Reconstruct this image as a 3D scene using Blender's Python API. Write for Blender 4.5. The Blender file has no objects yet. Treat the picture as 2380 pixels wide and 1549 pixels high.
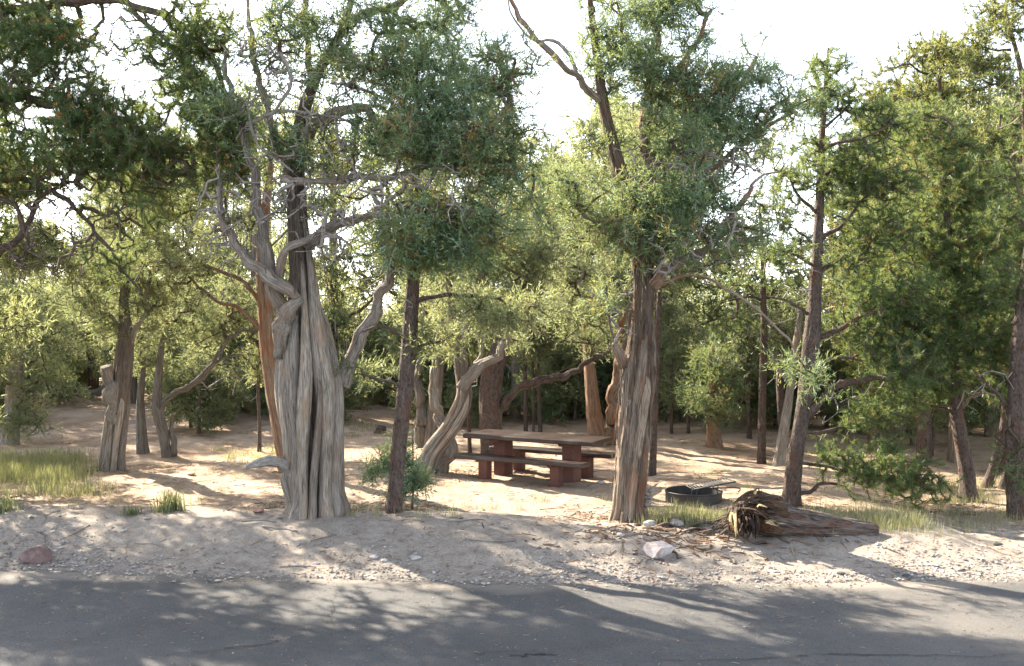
import bpy, math, random
import numpy as np
from mathutils import Vector, Matrix

# ------------------------------------------------------------------ camera, sky, sun, exposure
SC = bpy.context.scene
COL = SC.collection
F, CX, V0, CAMZ = 2335.0, 1190.0, 734.0, 2.88      # focal length and horizon in units of a 2380 px wide picture
cam = bpy.data.cameras.new('camera'); camo = bpy.data.objects.new('camera', cam); COL.objects.link(camo)
PITCH = math.atan((V0 - 774.5) / F)
camo.location = (0, 0, CAMZ); camo.rotation_euler = (math.pi / 2 + PITCH, 0, 0)
cam.sensor_width = 36; cam.lens = 36 * F / 2380; cam.clip_start = .1; cam.clip_end = 3000
SC.camera = camo
SUN_EL, SUN_AZ = math.radians(33), math.radians(-46)   # azimuth from +Y, negative = left
W = bpy.data.worlds.new('World'); SC.world = W; W.use_nodes = True
nt = W.node_tree; bg = nt.nodes['Background']
sky = nt.nodes.new('ShaderNodeTexSky'); sky.sky_type = 'NISHITA'; sky.sun_disc = False
sky.sun_elevation = SUN_EL; sky.sun_rotation = SUN_AZ; sky.air_density = 1.0; sky.dust_density = 2.5; sky.altitude = 1500
bg.inputs[1].default_value = .14
bw = nt.nodes.new('ShaderNodeRGBToBW'); mx = nt.nodes.new('ShaderNodeMix'); mx.data_type = 'RGBA'; mx.inputs[0].default_value = .6      # pale, hazy, nearly white sky
nt.links.new(sky.outputs[0], bw.inputs[0]); nt.links.new(sky.outputs[0], mx.inputs[6]); nt.links.new(bw.outputs[0], mx.inputs[7]); nt.links.new(mx.outputs[2], bg.inputs[0])
sl = bpy.data.lights.new('sun', 'SUN'); sl.energy = 4.5; sl.angle = math.radians(.6); sl.color = (1, .9, .74)
so = bpy.data.objects.new('sun', sl); COL.objects.link(so)
sdir = Vector((math.sin(SUN_AZ) * math.cos(SUN_EL), math.cos(SUN_AZ) * math.cos(SUN_EL), math.sin(SUN_EL)))
so.rotation_euler = sdir.to_track_quat('Z', 'Y').to_euler(); so.location = (-20, 20, 20)
vs = SC.view_settings; vs.view_transform = 'Standard'; vs.look = 'None'; vs.gamma = 1; vs.use_curve_mapping = False; vs.exposure = 2.55
SC.render.engine = 'CYCLES'
cy = SC.cycles; cy.max_bounces = 8; cy.diffuse_bounces = 4; cy.glossy_bounces = 2; cy.transmission_bounces = 4
cy.use_denoising = True; cy.sample_clamp_indirect = 8

# ------------------------------------------------------------------ helpers: noise, projection, ground height
def _hash(ix, iy, s):
    n = (ix * 374761393 + iy * 668265263 + s * 974634777) & 0x7fffffff
    n = ((n ^ (n >> 13)) * 1274126177) & 0x7fffffff
    return ((n ^ (n >> 16)) & 0xffff) / 65535.0
def vnoise(x, y, s=0):
    x = np.asarray(x, float); y = np.asarray(y, float)
    ix = np.floor(x).astype(np.int64); iy = np.floor(y).astype(np.int64); fx = x - ix; fy = y - iy
    fx = fx * fx * (3 - 2 * fx); fy = fy * fy * (3 - 2 * fy)
    a = _hash(ix, iy, s); b = _hash(ix + 1, iy, s); c = _hash(ix, iy + 1, s); d = _hash(ix + 1, iy + 1, s)
    return (a * (1 - fx) + b * fx) * (1 - fy) + (c * (1 - fx) + d * fx) * fy
def fbm(x, y, s=0, o=4):
    t = 0; a = .5; x = np.asarray(x, float); y = np.asarray(y, float)
    for k in range(o):
        t = t + a * (vnoise(x, y, s + k) - .5); x = x * 2.03 + 5.1; y = y * 2.03 + 1.7; a *= .5
    return t
def sstep(a, b, x):
    t = np.clip((x - a) / (b - a), 0, 1); return t * t * (3 - 2 * t)
def road_edge(x):
    return np.interp(x, [-60, -12, -5.8, -4.4, -2.8, -.4, 1.9, 3.8, 5.6, 12, 60], [19, 12.3, 11.41, 11.3, 11.09, 10.86, 10.82, 10.9, 11.0, 11.6, 17])
def H(x, y):
    x = np.asarray(x, float); y = np.asarray(y, float)
    t = y - road_edge(x) + fbm(x * 1.7, y * 1.7, 3, 3) * .35
    left = 1 - sstep(-.6, 1.0, x)
    right = sstep(1.7, 2.6, x) * (1 - sstep(5.0, 6.0, x))
    mid = 1 - np.clip(left + right, 0, 1)
    far_gap = sstep(5.0, 6.0, x)
    up = sstep(.05, 1.9, t)
    mound = .27 * left + .19 * right + (.13 * mid) * (1 - far_gap) + .02 * far_gap
    m = mound * up * (1 - sstep(2.1, 3.6, t) * .82)
    # little eroded step in the middle of the verge
    m = m + .07 * sstep(.55, .75, t - .25 * np.sin(x * 1.1)) * sstep(-.9, -.2, x) * (1 - sstep(1.2, 2.4, x)) * (1 - sstep(1.5, 2.6, t))
    flat = sstep(2.5, 5, t)
    calm = 1 - .75 * np.exp(-((x - .43) ** 2 + (y - 17.4) ** 2) / 6.0)
    und = (fbm(x * .45, y * .45, 11, 3) * .26 * calm) * flat
    fine = fbm(x * 5, y * 5, 21, 3) * .07 * sstep(0, .4, t)
    far = np.clip(y - 24, 0, None) * .012 + np.clip(y - 80, 0, 60) * .02
    leftrise = np.clip(y - 20, 0, 40) * .02 * (1 - sstep(-6, -3, x))
    base = -.04 + .055 * sstep(-.12, .1, t)
    return base + m + und + fine + far + leftrise
def ray(px, py):
    xc = (px - CX) / F; yc = (774.5 - py) / F
    c, s = math.cos(PITCH), math.sin(PITCH)
    return np.array([xc, c - yc * s, s + yc * c])
def P(px, py, d):
    r = ray(px, py); t = d / r[1]
    return np.array([0, 0, CAMZ]) + r * t
_TT = np.concatenate([np.arange(6, 40, .02), np.arange(40, 200, .2)])
def G(px, py):
    r = ray(px, py); p = r[None] * _TT[:, None]
    h = H(p[:, 0], p[:, 1]); k = int(np.argmax(CAMZ + p[:, 2] <= h)); p = p[k]
    return np.array([p[0], p[1], float(h[k])])
def unit(v): return v / np.maximum(np.linalg.norm(v, axis=-1, keepdims=True), 1e-9)

# ------------------------------------------------------------------ mesh building
class Buf:
    def __init__(s): s.V = []; s.T = []; s.Q = []; s.bk = []; s.ti = []; s.n = 0
    def add(s, V, tris=None, quads=None, bk=None, tint=None):
        V = np.asarray(V, float).reshape(-1, 3)
        if tris is not None and len(tris): s.T.append(np.asarray(tris, np.int64).reshape(-1, 3) + s.n)
        if quads is not None and len(quads): s.Q.append(np.asarray(quads, np.int64).reshape(-1, 4) + s.n)
        s.V.append(V); m = len(V)
        s.bk.append(V if bk is None else np.asarray(bk, float))
        s.ti.append(np.full(m, .5) if tint is None else np.broadcast_to(np.asarray(tint, float), (m,)))
        s.n += m
    def mesh(s, name, mat, smooth=True, origin=(0, 0, 0)):
        me = bpy.data.meshes.new(name)
        if s.n == 0: return me
        V = np.concatenate(s.V) - np.asarray(origin, float)
        T = np.concatenate(s.T) if s.T else np.zeros((0, 3), np.int64); Q = np.concatenate(s.Q) if s.Q else np.zeros((0, 4), np.int64)
        me.vertices.add(len(V)); me.vertices.foreach_set('co', V.astype(np.float32).ravel())
        nl = len(T) * 3 + len(Q) * 4; me.loops.add(nl)
        me.loops.foreach_set('vertex_index', np.concatenate([T.ravel(), Q.ravel()]).astype(np.int32))
        me.polygons.add(len(T) + len(Q))
        st = np.concatenate([np.arange(len(T)) * 3, len(T) * 3 + np.arange(len(Q)) * 4]).astype(np.int32)
        me.polygons.foreach_set('loop_start', st)
        me.polygons.foreach_set('use_smooth', np.full(len(T) + len(Q), smooth))
        a = me.attributes.new('bk', 'FLOAT_VECTOR', 'POINT'); a.data.foreach_set('vector', np.concatenate(s.bk).astype(np.float32).ravel())
        a = me.attributes.new('tint', 'FLOAT', 'POINT'); a.data.foreach_set('value', np.concatenate(s.ti).astype(np.float32))
        me.update(calc_edges=True); me.validate()
        me.materials.append(mat)
        return me
    def obj(s, name, mat, parent=None, smooth=True, kind=None, origin=None):
        o0 = origin if origin is not None else (tuple(parent.matrix_basis.translation) if parent is not None else (0, 0, 0))
        o = bpy.data.objects.new(name, s.mesh(name, mat, smooth, o0)); COL.objects.link(o)
        if parent is not None: o.parent = parent
        elif origin is not None: o.location = origin
        if kind: o['kind'] = kind
        return o
def thing(name, label, cat, loc, group=None):
    o = bpy.data.objects.new(name, None); COL.objects.link(o); o.location = tuple(float(v) for v in loc); o.empty_display_size = .2
    return tag(o, label, cat, group)
def tag(o, label, cat, group=None):
    o['label'] = label; o['category'] = cat
    if group: o['group'] = group
    return o
def crom(pts, n):
    """Catmull-Rom resample of rows (any width) to n rows"""
    p = np.asarray(pts, float)
    if len(p) == 2:
        t = np.linspace(0, 1, n)[:, None]; return p[0] * (1 - t) + p[1] * t
    q = np.vstack([2 * p[0] - p[1], p, 2 * p[-1] - p[-2]])
    seg = np.linalg.norm(np.diff(p[:, :3], axis=0), axis=1); cum = np.concatenate([[0], np.cumsum(seg)])
    u = np.linspace(0, cum[-1], n); k = np.clip(np.searchsorted(cum, u, 'right') - 1, 0, len(p) - 2)
    t = ((u - cum[k]) / np.maximum(seg[k], 1e-9))[:, None]
    a, b, c, d = q[k], q[k + 1], q[k + 2], q[k + 3]
    return .5 * (2 * b + (c - a) * t + (2 * a - 5 * b + 4 * c - d) * t * t + (3 * b - 3 * c + d - a) * t ** 3)
def frames(Pt):
    T = unit(np.gradient(Pt, axis=0)); N = np.zeros_like(T)
    ref = np.array([0, -1, 0.]) if abs(T[0][1]) < .9 else np.array([1., 0, 0])
    n = unit(ref - T[0] * (ref @ T[0]))
    for i in range(len(T)):
        n = unit(n - T[i] * (n @ T[i])); N[i] = n
    return T, N, np.cross(T, N)
def tube(buf, Pt, R, sides=8, flutes=(), twist=0., seed=0, cap=True, flat=1.0, rough=0.0, tint=.5):
    """round or fluted limb; flutes = [(count, depth, sharp)]"""
    Pt = np.asarray(Pt, float); R = np.asarray(R, float); n = len(Pt)
    T, N, B = frames(Pt)
    L = np.concatenate([[0], np.cumsum(np.linalg.norm(np.diff(Pt, axis=0), axis=1))])
    th = np.linspace(0, 2 * np.pi, sides, endpoint=False)[None, :]; Lc = L[:, None]
    rr = np.ones((n, sides)); rs = np.random.RandomState(seed + 7)
    for k, dep, sh in flutes:
        f = rs.rand(6) * 6.28
        w = th + .22 * np.sin(2 * th + f[0] + .7 * Lc) + .16 * np.sin(3 * th + f[1] - .9 * Lc) + twist * Lc + .12 * np.sin(1.7 * Lc + f[2])
        rid = np.abs(np.sin(w * k / 2 + f[3])) ** sh
        amp = dep * (.65 + .35 * np.sin(th * 2 + f[4] + .8 * Lc) * np.cos(1.3 * Lc + f[5]))
        rr = rr * (1 - amp * (1 - rid))
    if rough: rr = rr + rough * (vnoise(th * 3 / 1.0 + seed * 3.1, Lc * 5 + 0 * th, seed) - .5) + rough * .6 * (vnoise(np.cos(th) * 4 + 9, np.sin(th) * 4 + Lc * 9, seed + 1) - .5)
    rad = rr * R[:, None]
    V = Pt[:, None, :] + rad[..., None] * (np.cos(th)[..., None] * N[:, None, :] + flat * np.sin(th)[..., None] * B[:, None, :])
    rm = max(float(R.mean()), .02)
    bk = np.stack([np.cos(th) * rad + seed * 1.37, np.sin(th) * rad, Lc + 0 * th], -1)
    idx = np.arange(n * sides).reshape(n, sides); nx = np.roll(idx, -1, axis=1)
    q = np.stack([idx[:-1], nx[:-1], nx[1:], idx[1:]], -1).reshape(-1, 4)
    V = V.reshape(-1, 3); bk = bk.reshape(-1, 3); tr = None
    if cap:
        V = np.vstack([V, Pt[0], Pt[-1]]); bk = np.vstack([bk, bk[0], bk[-1]])
        a, b = n * sides, n * sides + 1
        tr = np.vstack([np.stack([np.full(sides, a), nx[0], idx[0]], -1), np.stack([np.full(sides, b), idx[-1], nx[-1]], -1)])
    buf.add(V, tr, q, bk, tint)
def prisms(buf, A, B, ra, rb, sides=4, tint=.5):
    A = np.asarray(A); B = np.asarray(B); n = len(A)
    if n == 0: return
    d = unit(B - A); ref = np.where(np.abs(d[:, 2:3]) > .8, [[1., 0, 0]], [[0, 0, 1.]])
    u = unit(np.cross(d, ref)); v = np.cross(d, u)
    th = np.linspace(0, 2 * np.pi, sides, endpoint=False)
    c = np.cos(th)[None, :, None]; s = np.sin(th)[None, :, None]
    ring = c * u[:, None] + s * v[:, None]
    V = np.concatenate([A[:, None] + ring * ra[:, None, None], B[:, None] + ring * rb[:, None, None]], 1)
    base = (np.arange(n) * 2 * sides)[:, None]; k = np.arange(sides)[None]; k2 = (np.arange(sides) + 1) % sides
    q = np.stack([base + k, base + k2[None], base + sides + k2[None], base + sides + k], -1)
    L = np.linalg.norm(B - A, axis=1)
    bk = np.concatenate([ring * ra[:, None, None], ring * ra[:, None, None]], 1); bk[:, sides:, 2] += L[:, None]
    buf.add(V.reshape(-1, 3), None, q.reshape(-1, 4), bk.reshape(-1, 3) + A.repeat(2 * sides, 0) * .3, tint)

# ------------------------------------------------------------------ materials
def newmat(name):
    m = bpy.data.materials.new(name); m.use_nodes = True; t = m.node_tree
    return m, t, t.nodes['Principled BSDF']
def N_(t, typ, **k):
    n = t.nodes.new(typ)
    for a, b in k.items():
        if a.startswith('i_'):
            key = a[2:]; n.inputs[int(key) if key.isdigit() else key].default_value = b
        else: setattr(n, a, b)
    return n
def ramp(t, src, stops):
    r = t.nodes.new('ShaderNodeValToRGB'); e = r.color_ramp.elements
    while len(e) < len(stops): e.new(.5)
    for i, (p, c) in enumerate(stops): e[i].position = p; e[i].color = (*c, 1)
    t.links.new(src, r.inputs[0]); return r.outputs[0]
def mixc(t, fac, a, b, mode='MIX'):
    n = t.nodes.new('ShaderNodeMix'); n.data_type = 'RGBA'; n.blend_type = mode
    for s, v in ((n.inputs[0], fac), (n.inputs[6], a), (n.inputs[7], b)):
        if isinstance(v, (int, float)): s.default_value = v
        elif isinstance(v, tuple): s.default_value = (*v, 1)
        else: t.links.new(v, s)
    return n.outputs[2]
def noise(t, vec, scale, detail=4, rough=.6, dist=0.):
    n = N_(t, 'ShaderNodeTexNoise', i_Scale=scale, i_Detail=detail, i_Roughness=rough, i_Distortion=dist)
    if vec is not None: t.links.new(vec, n.inputs['Vector'])
    return n.outputs[0]
def attr(t, name, out='Vector'): return N_(t, 'ShaderNodeAttribute', attribute_name=name).outputs[out]
def mapv(t, vec, sc):
    n = t.nodes.new('ShaderNodeMapping'); n.inputs['Scale'].default_value = sc; t.links.new(vec, n.inputs[0]); return n.outputs[0]
def bump(t, h, strength, dist, bsdf):
    b = N_(t, 'ShaderNodeBump', i_Strength=strength, i_Distance=dist); t.links.new(h, b.inputs['Height']); t.links.new(b.outputs[0], bsdf.inputs['Normal'])
def bark_mat(name, dark, mid, light, red, stretch=.07, scale=22, redamt=.5, bmp=.9):
    m, t, b = newmat(name); v = attr(t, 'bk')
    s = mapv(t, v, (1, 1, stretch)); n1 = noise(t, s, scale, 6, .65, .3); n2 = noise(t, s, scale * 3.3, 4, .6)
    n3 = noise(t, mapv(t, v, (1, 1, .35)), 5, 3, .6)
    c = ramp(t, n1, [(.28, dark), (.47, mid), (.68, light)])
    c = mixc(t, .5, c, ramp(t, n2, [(.36, dark), (.58, light)]))
    rf = ramp(t, n3, [(.5, (0, 0, 0)), (.68, (redamt,) * 3)])
    c = mixc(t, rf, c, red)
    c = mixc(t, 1.0, c, ramp(t, attr(t, 'tint', 'Fac'), [(0, (.42, .37, .33)), (.5, (1, 1, 1)), (1, (1.32, 1.28, 1.2))]), 'MULTIPLY')   # each cord weathers to its own grey; the core's low tint paints gap shade
    t.links.new(c, b.inputs['Base Color']); b.inputs['Roughness'].default_value = .9; b.inputs['Specular IOR Level'].default_value = .2
    ad = N_(t, 'ShaderNodeMath', operation='ADD'); t.links.new(n1, ad.inputs[0]); t.links.new(n2, ad.inputs[1])
    bump(t, ad.outputs[0], bmp, .05, b)
    return m
def leaf_mat(name, stops, trans, tf=.35):
    m, t, b = newmat(name); t.nodes.remove(b)
    out = t.nodes['Material Output']; ti = attr(t, 'tint', 'Fac')
    c = ramp(t, ti, stops)
    d = t.nodes.new('ShaderNodeBsdfDiffuse'); tr = t.nodes.new('ShaderNodeBsdfTranslucent'); g = N_(t, 'ShaderNodeBsdfGlossy', i_Roughness=.45)
    t.links.new(c, d.inputs[0]); t.links.new(mixc(t, .75, c, trans), tr.inputs[0]); g.inputs[0].default_value = (.8, .85, .9, 1)
    m1 = N_(t, 'ShaderNodeMixShader', i_0=tf); t.links.new(d.outputs[0], m1.inputs[1]); t.links.new(tr.outputs[0], m1.inputs[2])
    m2 = N_(t, 'ShaderNodeMixShader', i_0=.035); t.links.new(m1.outputs[0], m2.inputs[1]); t.links.new(g.outputs[0], m2.inputs[2])
    t.links.new(m2.outputs[0], out.inputs[0]); return m
M = {}
M['juniper_bark'] = bark_mat('juniper_bark', (.04, .027, .02), (.20, .145, .105), (.40, .33, .265), (.27, .11, .05), .05, 26, .75)
M['silver_bark'] = bark_mat('silver_weathered_wood', (.05, .038, .03), (.26, .22, .18), (.46, .41, .355), (.29, .17, .10), .05, 30, .5, 1.0)
M['grey_bark'] = bark_mat('grey_juniper_bark', (.035, .03, .026), (.14, .12, .10), (.27, .245, .215), (.15, .085, .05), .06, 20, .4)
M['red_bark'] = bark_mat('reddish_juniper_bark', (.05, .025, .015), (.2, .11, .065), (.36, .26, .19), (.3, .11, .04), .06, 20, .8)
M['pine_bark'] = bark_mat('pine_bark', (.02, .015, .012), (.075, .052, .042), (.16, .125, .105), (.13, .055, .032), .4, 16, .5)
M['dead_wood'] = bark_mat('bare_grey_twigs', (.08, .07, .06), (.19, .17, .15), (.34, .31, .28), (.16, .10, .07), .2, 20, .3, .3)
M['twig'] = bark_mat('brown_twigs', (.03, .022, .017), (.085, .063, .047), (.16, .125, .1), (.11, .055, .032), .3, 18, .4, .3)
JST = [(0, (.038, .072, .036)), (.3, (.072, .13, .062)), (.58, (.11, .19, .09)), (.8, (.135, .235, .15)), (.9, (.19, .31, .26)), (.95, (.15, .14, .05)), (1, (.26, .15, .055))]
M['juniper_leaf'] = leaf_mat('juniper_scale_leaves', JST, (.34, .36, .10), .42)
M['olive_leaf'] = leaf_mat('olive_juniper_leaves', [(0, (.06, .085, .04)), (.4, (.125, .16, .075)), (.75, (.175, .21, .105)), (.93, (.21, .235, .135)), (1, (.24, .17, .07))], (.40, .42, .165), .5)
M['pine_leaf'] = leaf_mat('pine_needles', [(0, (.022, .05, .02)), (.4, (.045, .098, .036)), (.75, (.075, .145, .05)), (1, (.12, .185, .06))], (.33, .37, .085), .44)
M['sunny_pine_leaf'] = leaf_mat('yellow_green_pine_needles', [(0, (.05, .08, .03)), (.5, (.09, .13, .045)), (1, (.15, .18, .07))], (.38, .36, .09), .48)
M['grass_leaf'] = leaf_mat('grass_blades', [(0, (.06, .085, .04)), (.4, (.115, .14, .06)), (.7, (.21, .205, .10)), (1, (.40, .34, .21))], (.30, .31, .10), .42)
m, t, b = newmat('orange_pollen_cones'); b.inputs['Base Color'].default_value = (.33, .14, .035, 1); b.inputs['Roughness'].default_value = .7; M['cone'] = m

# ------------------------------------------------------------------ tree growing
def grow(nodes, nr, att, rng, wob=.18, seglen=.22):
    """connect attraction points to the nearest wood, nearest first; returns segments A,B,count and per-attractor direction"""
    pos = [nodes]; N0 = len(nodes)
    d0 = np.min(((att[:, None] - nodes[None]) ** 2).sum(-1), 1) if len(att) * len(nodes) < 4e6 else np.array([((nodes - a) ** 2).sum(1).min() for a in att])
    order = np.argsort(d0)
    cap = N0 + len(att) * 8
    X = np.zeros((cap, 3)); X[:N0] = nodes; par = np.full(cap, -1); cnt = np.zeros(cap); n = N0; end = np.zeros(len(att), int)
    for i in order:
        a = att[i]; dd = ((X[:n] - a) ** 2).sum(1); j = int(np.argmin(dd)); L = math.sqrt(dd[j])
        k = max(1, min(7, int(L / seglen))); p0 = X[j].copy(); prev = j
        off = rng.randn(3) * wob * L * .5; off[2] -= .06 * L
        for q in range(1, k + 1):
            u = q / k; X[n] = p0 + (a - p0) * u + off * math.sin(math.pi * u) + (rng.randn(3) * wob * seglen * .35 if q < k else 0)
            par[n] = prev; prev = n; n += 1
            if n >= cap - 1: break
        end[i] = prev
    for i in range(len(att)):
        j = end[i]
        while j >= N0: cnt[j] += 1; j = par[j]
    ids = np.arange(N0, n)
    return X[par[ids]], X[ids], cnt[ids], unit(X[end] - X[par[end]])
def clump_points(blobs, rng, per=6, sig=.13):
    """blobs: (centre, radii, n). points gather in small clumps inside the ellipsoids, denser near the shell"""
    out = []
    for c, r, n in blobs:
        m = max(1, int(n / per)); d = unit(rng.randn(m, 3)); rad = rng.rand(m, 1) ** .42
        cc = np.asarray(c) + d * rad * np.asarray(r)
        pts = cc.repeat(per, 0) + rng.randn(m * per, 3) * sig * np.array([1, 1, .75]); out.append(pts)
    return np.concatenate(out)
def leaves(buf, A, D, rng, ntw, nl, tl, ll, lw, spread=.9, fan=.7, tint=None, up=.25):
    n = len(A); base_t = rng.rand(n) if tint is None else tint
    D2 = unit(D + np.array([0, 0, up]))
    tw = unit(D2[:, None] + spread * rng.randn(n, ntw, 3)); tlen = tl * (.55 + .9 * rng.rand(n, ntw, 1))
    u = (np.arange(nl) + rng.rand(n, ntw, nl)) / nl
    base = (A[:, None, None] - D2[:, None, None] * tl * .3) + tw[:, :, None] * (tlen[:, :, None] * u[..., None])
    ld = unit(tw[:, :, None] + fan * rng.randn(n, ntw, nl, 3)); ln = ll * (.7 + .6 * rng.rand(n, ntw, nl, 1))
    side = unit(np.cross(ld, rng.randn(n, ntw, nl, 3))) * lw * .5
    V = np.stack([base - side, base + side, base + ld * ln], -2).reshape(-1, 3)
    tt = np.clip(base_t[:, None, None] + .06 * rng.randn(n, ntw, nl), 0, 1).reshape(-1)
    buf.add(V, np.arange(len(V)).reshape(-1, 3), None, V, tt.repeat(3))
def needles(buf, A, D, rng, nn, sl, ll, lw, tint, fan=.75):
    n = len(A); D2 = unit(D + np.array([0, 0, .35]))
    u = rng.rand(n, nn, 1) ** .7
    base = A[:, None] + D2[:, None] * (u - .7) * sl
    ld = unit(D2[:, None] * .75 + fan * rng.randn(n, nn, 3)); ln = ll * (.75 + .5 * rng.rand(n, nn, 1))
    side = unit(np.cross(ld, rng.randn(n, nn, 3))) * lw * .5
    V = np.stack([base - side, base + side, base + ld * ln], -2).reshape(-1, 3)
    tt = np.clip(tint[:, None] + .13 * rng.randn(n, nn), 0, 1).reshape(-1)
    buf.add(V, np.arange(len(V)).reshape(-1, 3), None, V, tt.repeat(3))
def cones(buf, A, D, rng):
    n = len(A); k = 4
    c = (A + unit(D + [0, 0, .35]) * .06)[:, None] + rng.randn(n, k, 3) * .016
    d = unit(unit(D + np.array([0, 0, .5]))[:, None] + .5 * rng.randn(n, k, 3)); c = c.reshape(-1, 3); d = d.reshape(-1, 3)
    prisms(buf, c, c + d * .028, np.full(len(c), .0085), np.full(len(c), .0035), 3)

def build_tree(name, label, base, trunk, limbs=(), blobs=(), dead=(), kind='juniper', mats=None, seed=1, group=None, flutes=((5, .2, .6), (13, .08, .7)),
               sides=48, leafp=None, cat=None, wood_from=.0, mat_leaf=None, cone_p=0., per=6, sig=.13, twist=.2, deadlimbs=(), tint_bias=0., twig_r=.0045, rough=.1, part_names=None, rpt=None, dead_mat='dead_wood', strands=(), core=.8):
    """trunk: (rows x,y,z,r); limbs: list of rows; blobs: foliage volumes; dead: volumes of bare twigs"""
    rng = np.random.RandomState(seed); bm, lm = mats
    root = thing(name, label, cat or 'tree', base, group)
    tr = np.asarray(trunk, float)
    ln = np.linalg.norm(np.diff(tr[:, :3], axis=0), axis=1).sum(); nr = int(np.clip(ln / .055, 14, 130)) if rpt is None else rpt
    c = crom(tr, nr); b = Buf(); tube(b, c[:, :3], np.maximum(c[:, 3], .008) * (core if strands else 1), sides, flutes, twist, seed, rough=rough, tint=.12 if strands else .5)  # under cords the core colour is darkened, painting shade into the crevices
    if strands:                                   # cords of wood growing side by side round the core
        T_, N_c, B_c = frames(c[:, :3]); Lc = np.concatenate([[0], np.cumsum(np.linalg.norm(np.diff(c[:, :3], axis=0), axis=1))])
        for j, (a0, wr, s0, s1) in enumerate(strands):
            k = (Lc >= s0 - .2) & (Lc <= s1); u = (Lc[k] - s0) / (s1 - s0); R0 = c[k, 3]
            ang = math.radians(a0) + .10 * np.sin(Lc[k] * 1.1 + j * 1.9) + .05 * np.sin(Lc[k] * 2.7 + j) + twist * Lc[k]
            off = R0 * (1.0 - wr) * (1 - .5 * sstep(.75, 1, u)); rad = R0 * wr * (1 + .18 * np.sin(Lc[k] * 2.1 + j * 2.3)) * (1 - .6 * sstep(.7, 1, u))
            pp = c[k, :3] + (np.cos(ang) * off)[:, None] * N_c[k] + (np.sin(ang) * off)[:, None] * B_c[k]
            tube(b, pp, rad, 30, ((3, .22, .8), (7, .12, .7), (13, .08, .7)), .15, seed * 11 + j, rough=.05, tint=[.75, .45, .85, .3, .7, .5, .35, .6, .5, .5, .5, .5][j])
    b.obj('trunk', M[bm], root)
    nodes = [c[c[:, 2] > base[2] + wood_from][:, :3]]
    for i, L in enumerate(limbs):
        L = np.asarray(L, float); l = np.linalg.norm(np.diff(L[:, :3], axis=0), axis=1).sum()
        cc = crom(L, int(np.clip(l / .08, 6, 60)))
        k = len(cc); jj = np.stack([vnoise(np.arange(k) * .55, np.full(k, i * 3.3 + seed + q * 9), 5) - .5 for q in range(3)], 1); cc[2:, :3] += jj[2:] * min(.12, .9 * float(cc[:, 3].mean()) + .03); cc[1:, 3] *= 1 + .5 * (vnoise(np.arange(k) * .8, np.full(k, i * 1.7 + seed), 6)[1:] - .5)
        rmax = cc[:, 3].max(); b = Buf()
        tube(b, cc[:, :3], np.maximum(cc[:, 3], .005), int(np.clip(rmax * 330, 6, 40)), ((3, .3, .7), (7, .2, .7), (13, .12, .7)) if rmax > .03 else (), .8, seed * 13 + i, rough=.12)
        b.obj('limb', M[bm] if i not in deadlimbs else M['dead_wood'], root)
        nodes.append(cc[1:, :3])
    nodes = np.vstack(nodes)
    if len(blobs):
        A = clump_points(blobs, rng, per, sig)
        a, e, cnt, D = grow(nodes, None, A, rng)
        tb = Buf(); r = np.minimum(twig_r * cnt ** .5, .045); prisms(tb, a, e, r * 1.12, r, 3)
        tb.obj('twigs', M['twig'], root, kind='stuff')
        lb = Buf(); lp = leafp or {}
        tn = np.clip(.45 + tint_bias + .9 * fbm(A[:, 0] * 1.6 + A[:, 1], A[:, 2] * 1.6, seed, 3) + .16 * rng.randn(len(A)), 0, .88)
        if kind == 'juniper':
            tn = np.where(rng.rand(len(A)) < .12, .89, tn); br = rng.rand(len(A)) < .10 * (fbm(A[:, 0] * 1.1, A[:, 2] * 1.1 + A[:, 1], seed + 9, 2) > .02) * 2.2; tn = np.where(br, .99, tn)
            leaves(lb, A, D, rng, lp.get('ntw', 6), lp.get('nl', 9), lp.get('tl', .21), lp.get('ll', .062), lp.get('lw', .0135), fan=.5, tint=tn)
        else:
            needles(lb, A, D, rng, lp.get('nn', 34), lp.get('sl', .17), lp.get('ll', .07), lp.get('lw', .010), tn)
            if cone_p:
                s = (rng.rand(len(A)) < cone_p) & (fbm(A[:, 0] * .9, A[:, 2] * .9 + 4, seed + 2, 2) > -.03)
                cb = Buf(); cones(cb, A[s], D[s], rng); cb.obj('pollen_cones', M['cone'], root, kind='stuff')
        lb.obj('crown', M[lm], root, smooth=False, kind='stuff')
    if len(dead):
        A = clump_points(dead, rng, 2, .16); a, e, cnt, D = grow(nodes, None, A, rng, .32, .13)
        tb = Buf(); r = np.minimum(.005 * cnt ** .5, .03); prisms(tb, a, e, r * 1.15, r, 4); tb.obj('dead_twigs', M[dead_mat], root, kind='stuff')
    return root
S = lambda d: d / F                       # metres per picture unit at depth d
def path(pts, d, rs, z0=None):
    """rows x,y,z,r from picture points (px,py[,depth offset]) at depth d; rs = radii in picture units"""
    out = []
    for i, p in enumerate(pts):
        dd = d + (p[2] if len(p) > 2 else 0); q = P(p[0], p[1], dd); out.append((*q, rs[i] * S(dd)))
    return out
def rooted(pts, rs, dx=0):
    """trunk whose first point lies on the ground; returns base, depth, rows (with a foot below the ground)"""
    g = G(pts[0][0], pts[0][1]); rows = path(pts, g[1], rs); rows[0] = (*g, rs[0] * S(g[1]))
    f = np.array(rows[0]); f[2] -= .25; f[3] *= 1.35; r0 = np.array(rows[0]); r1 = r0 + (np.array(rows[1]) - r0) * min(.5, .22 / max(rows[1][2] - r0[2], .05)); r0[3] *= 1.14
    return g, g[1], [tuple(f), tuple(r0), tuple(r1)] + rows[1:]
def lerp_r(a, b, n): return list(np.linspace(a, b, n))
def limb(pts, d, r0, r1): return path(pts, d, lerp_r(r0, r1, len(pts)))
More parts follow.
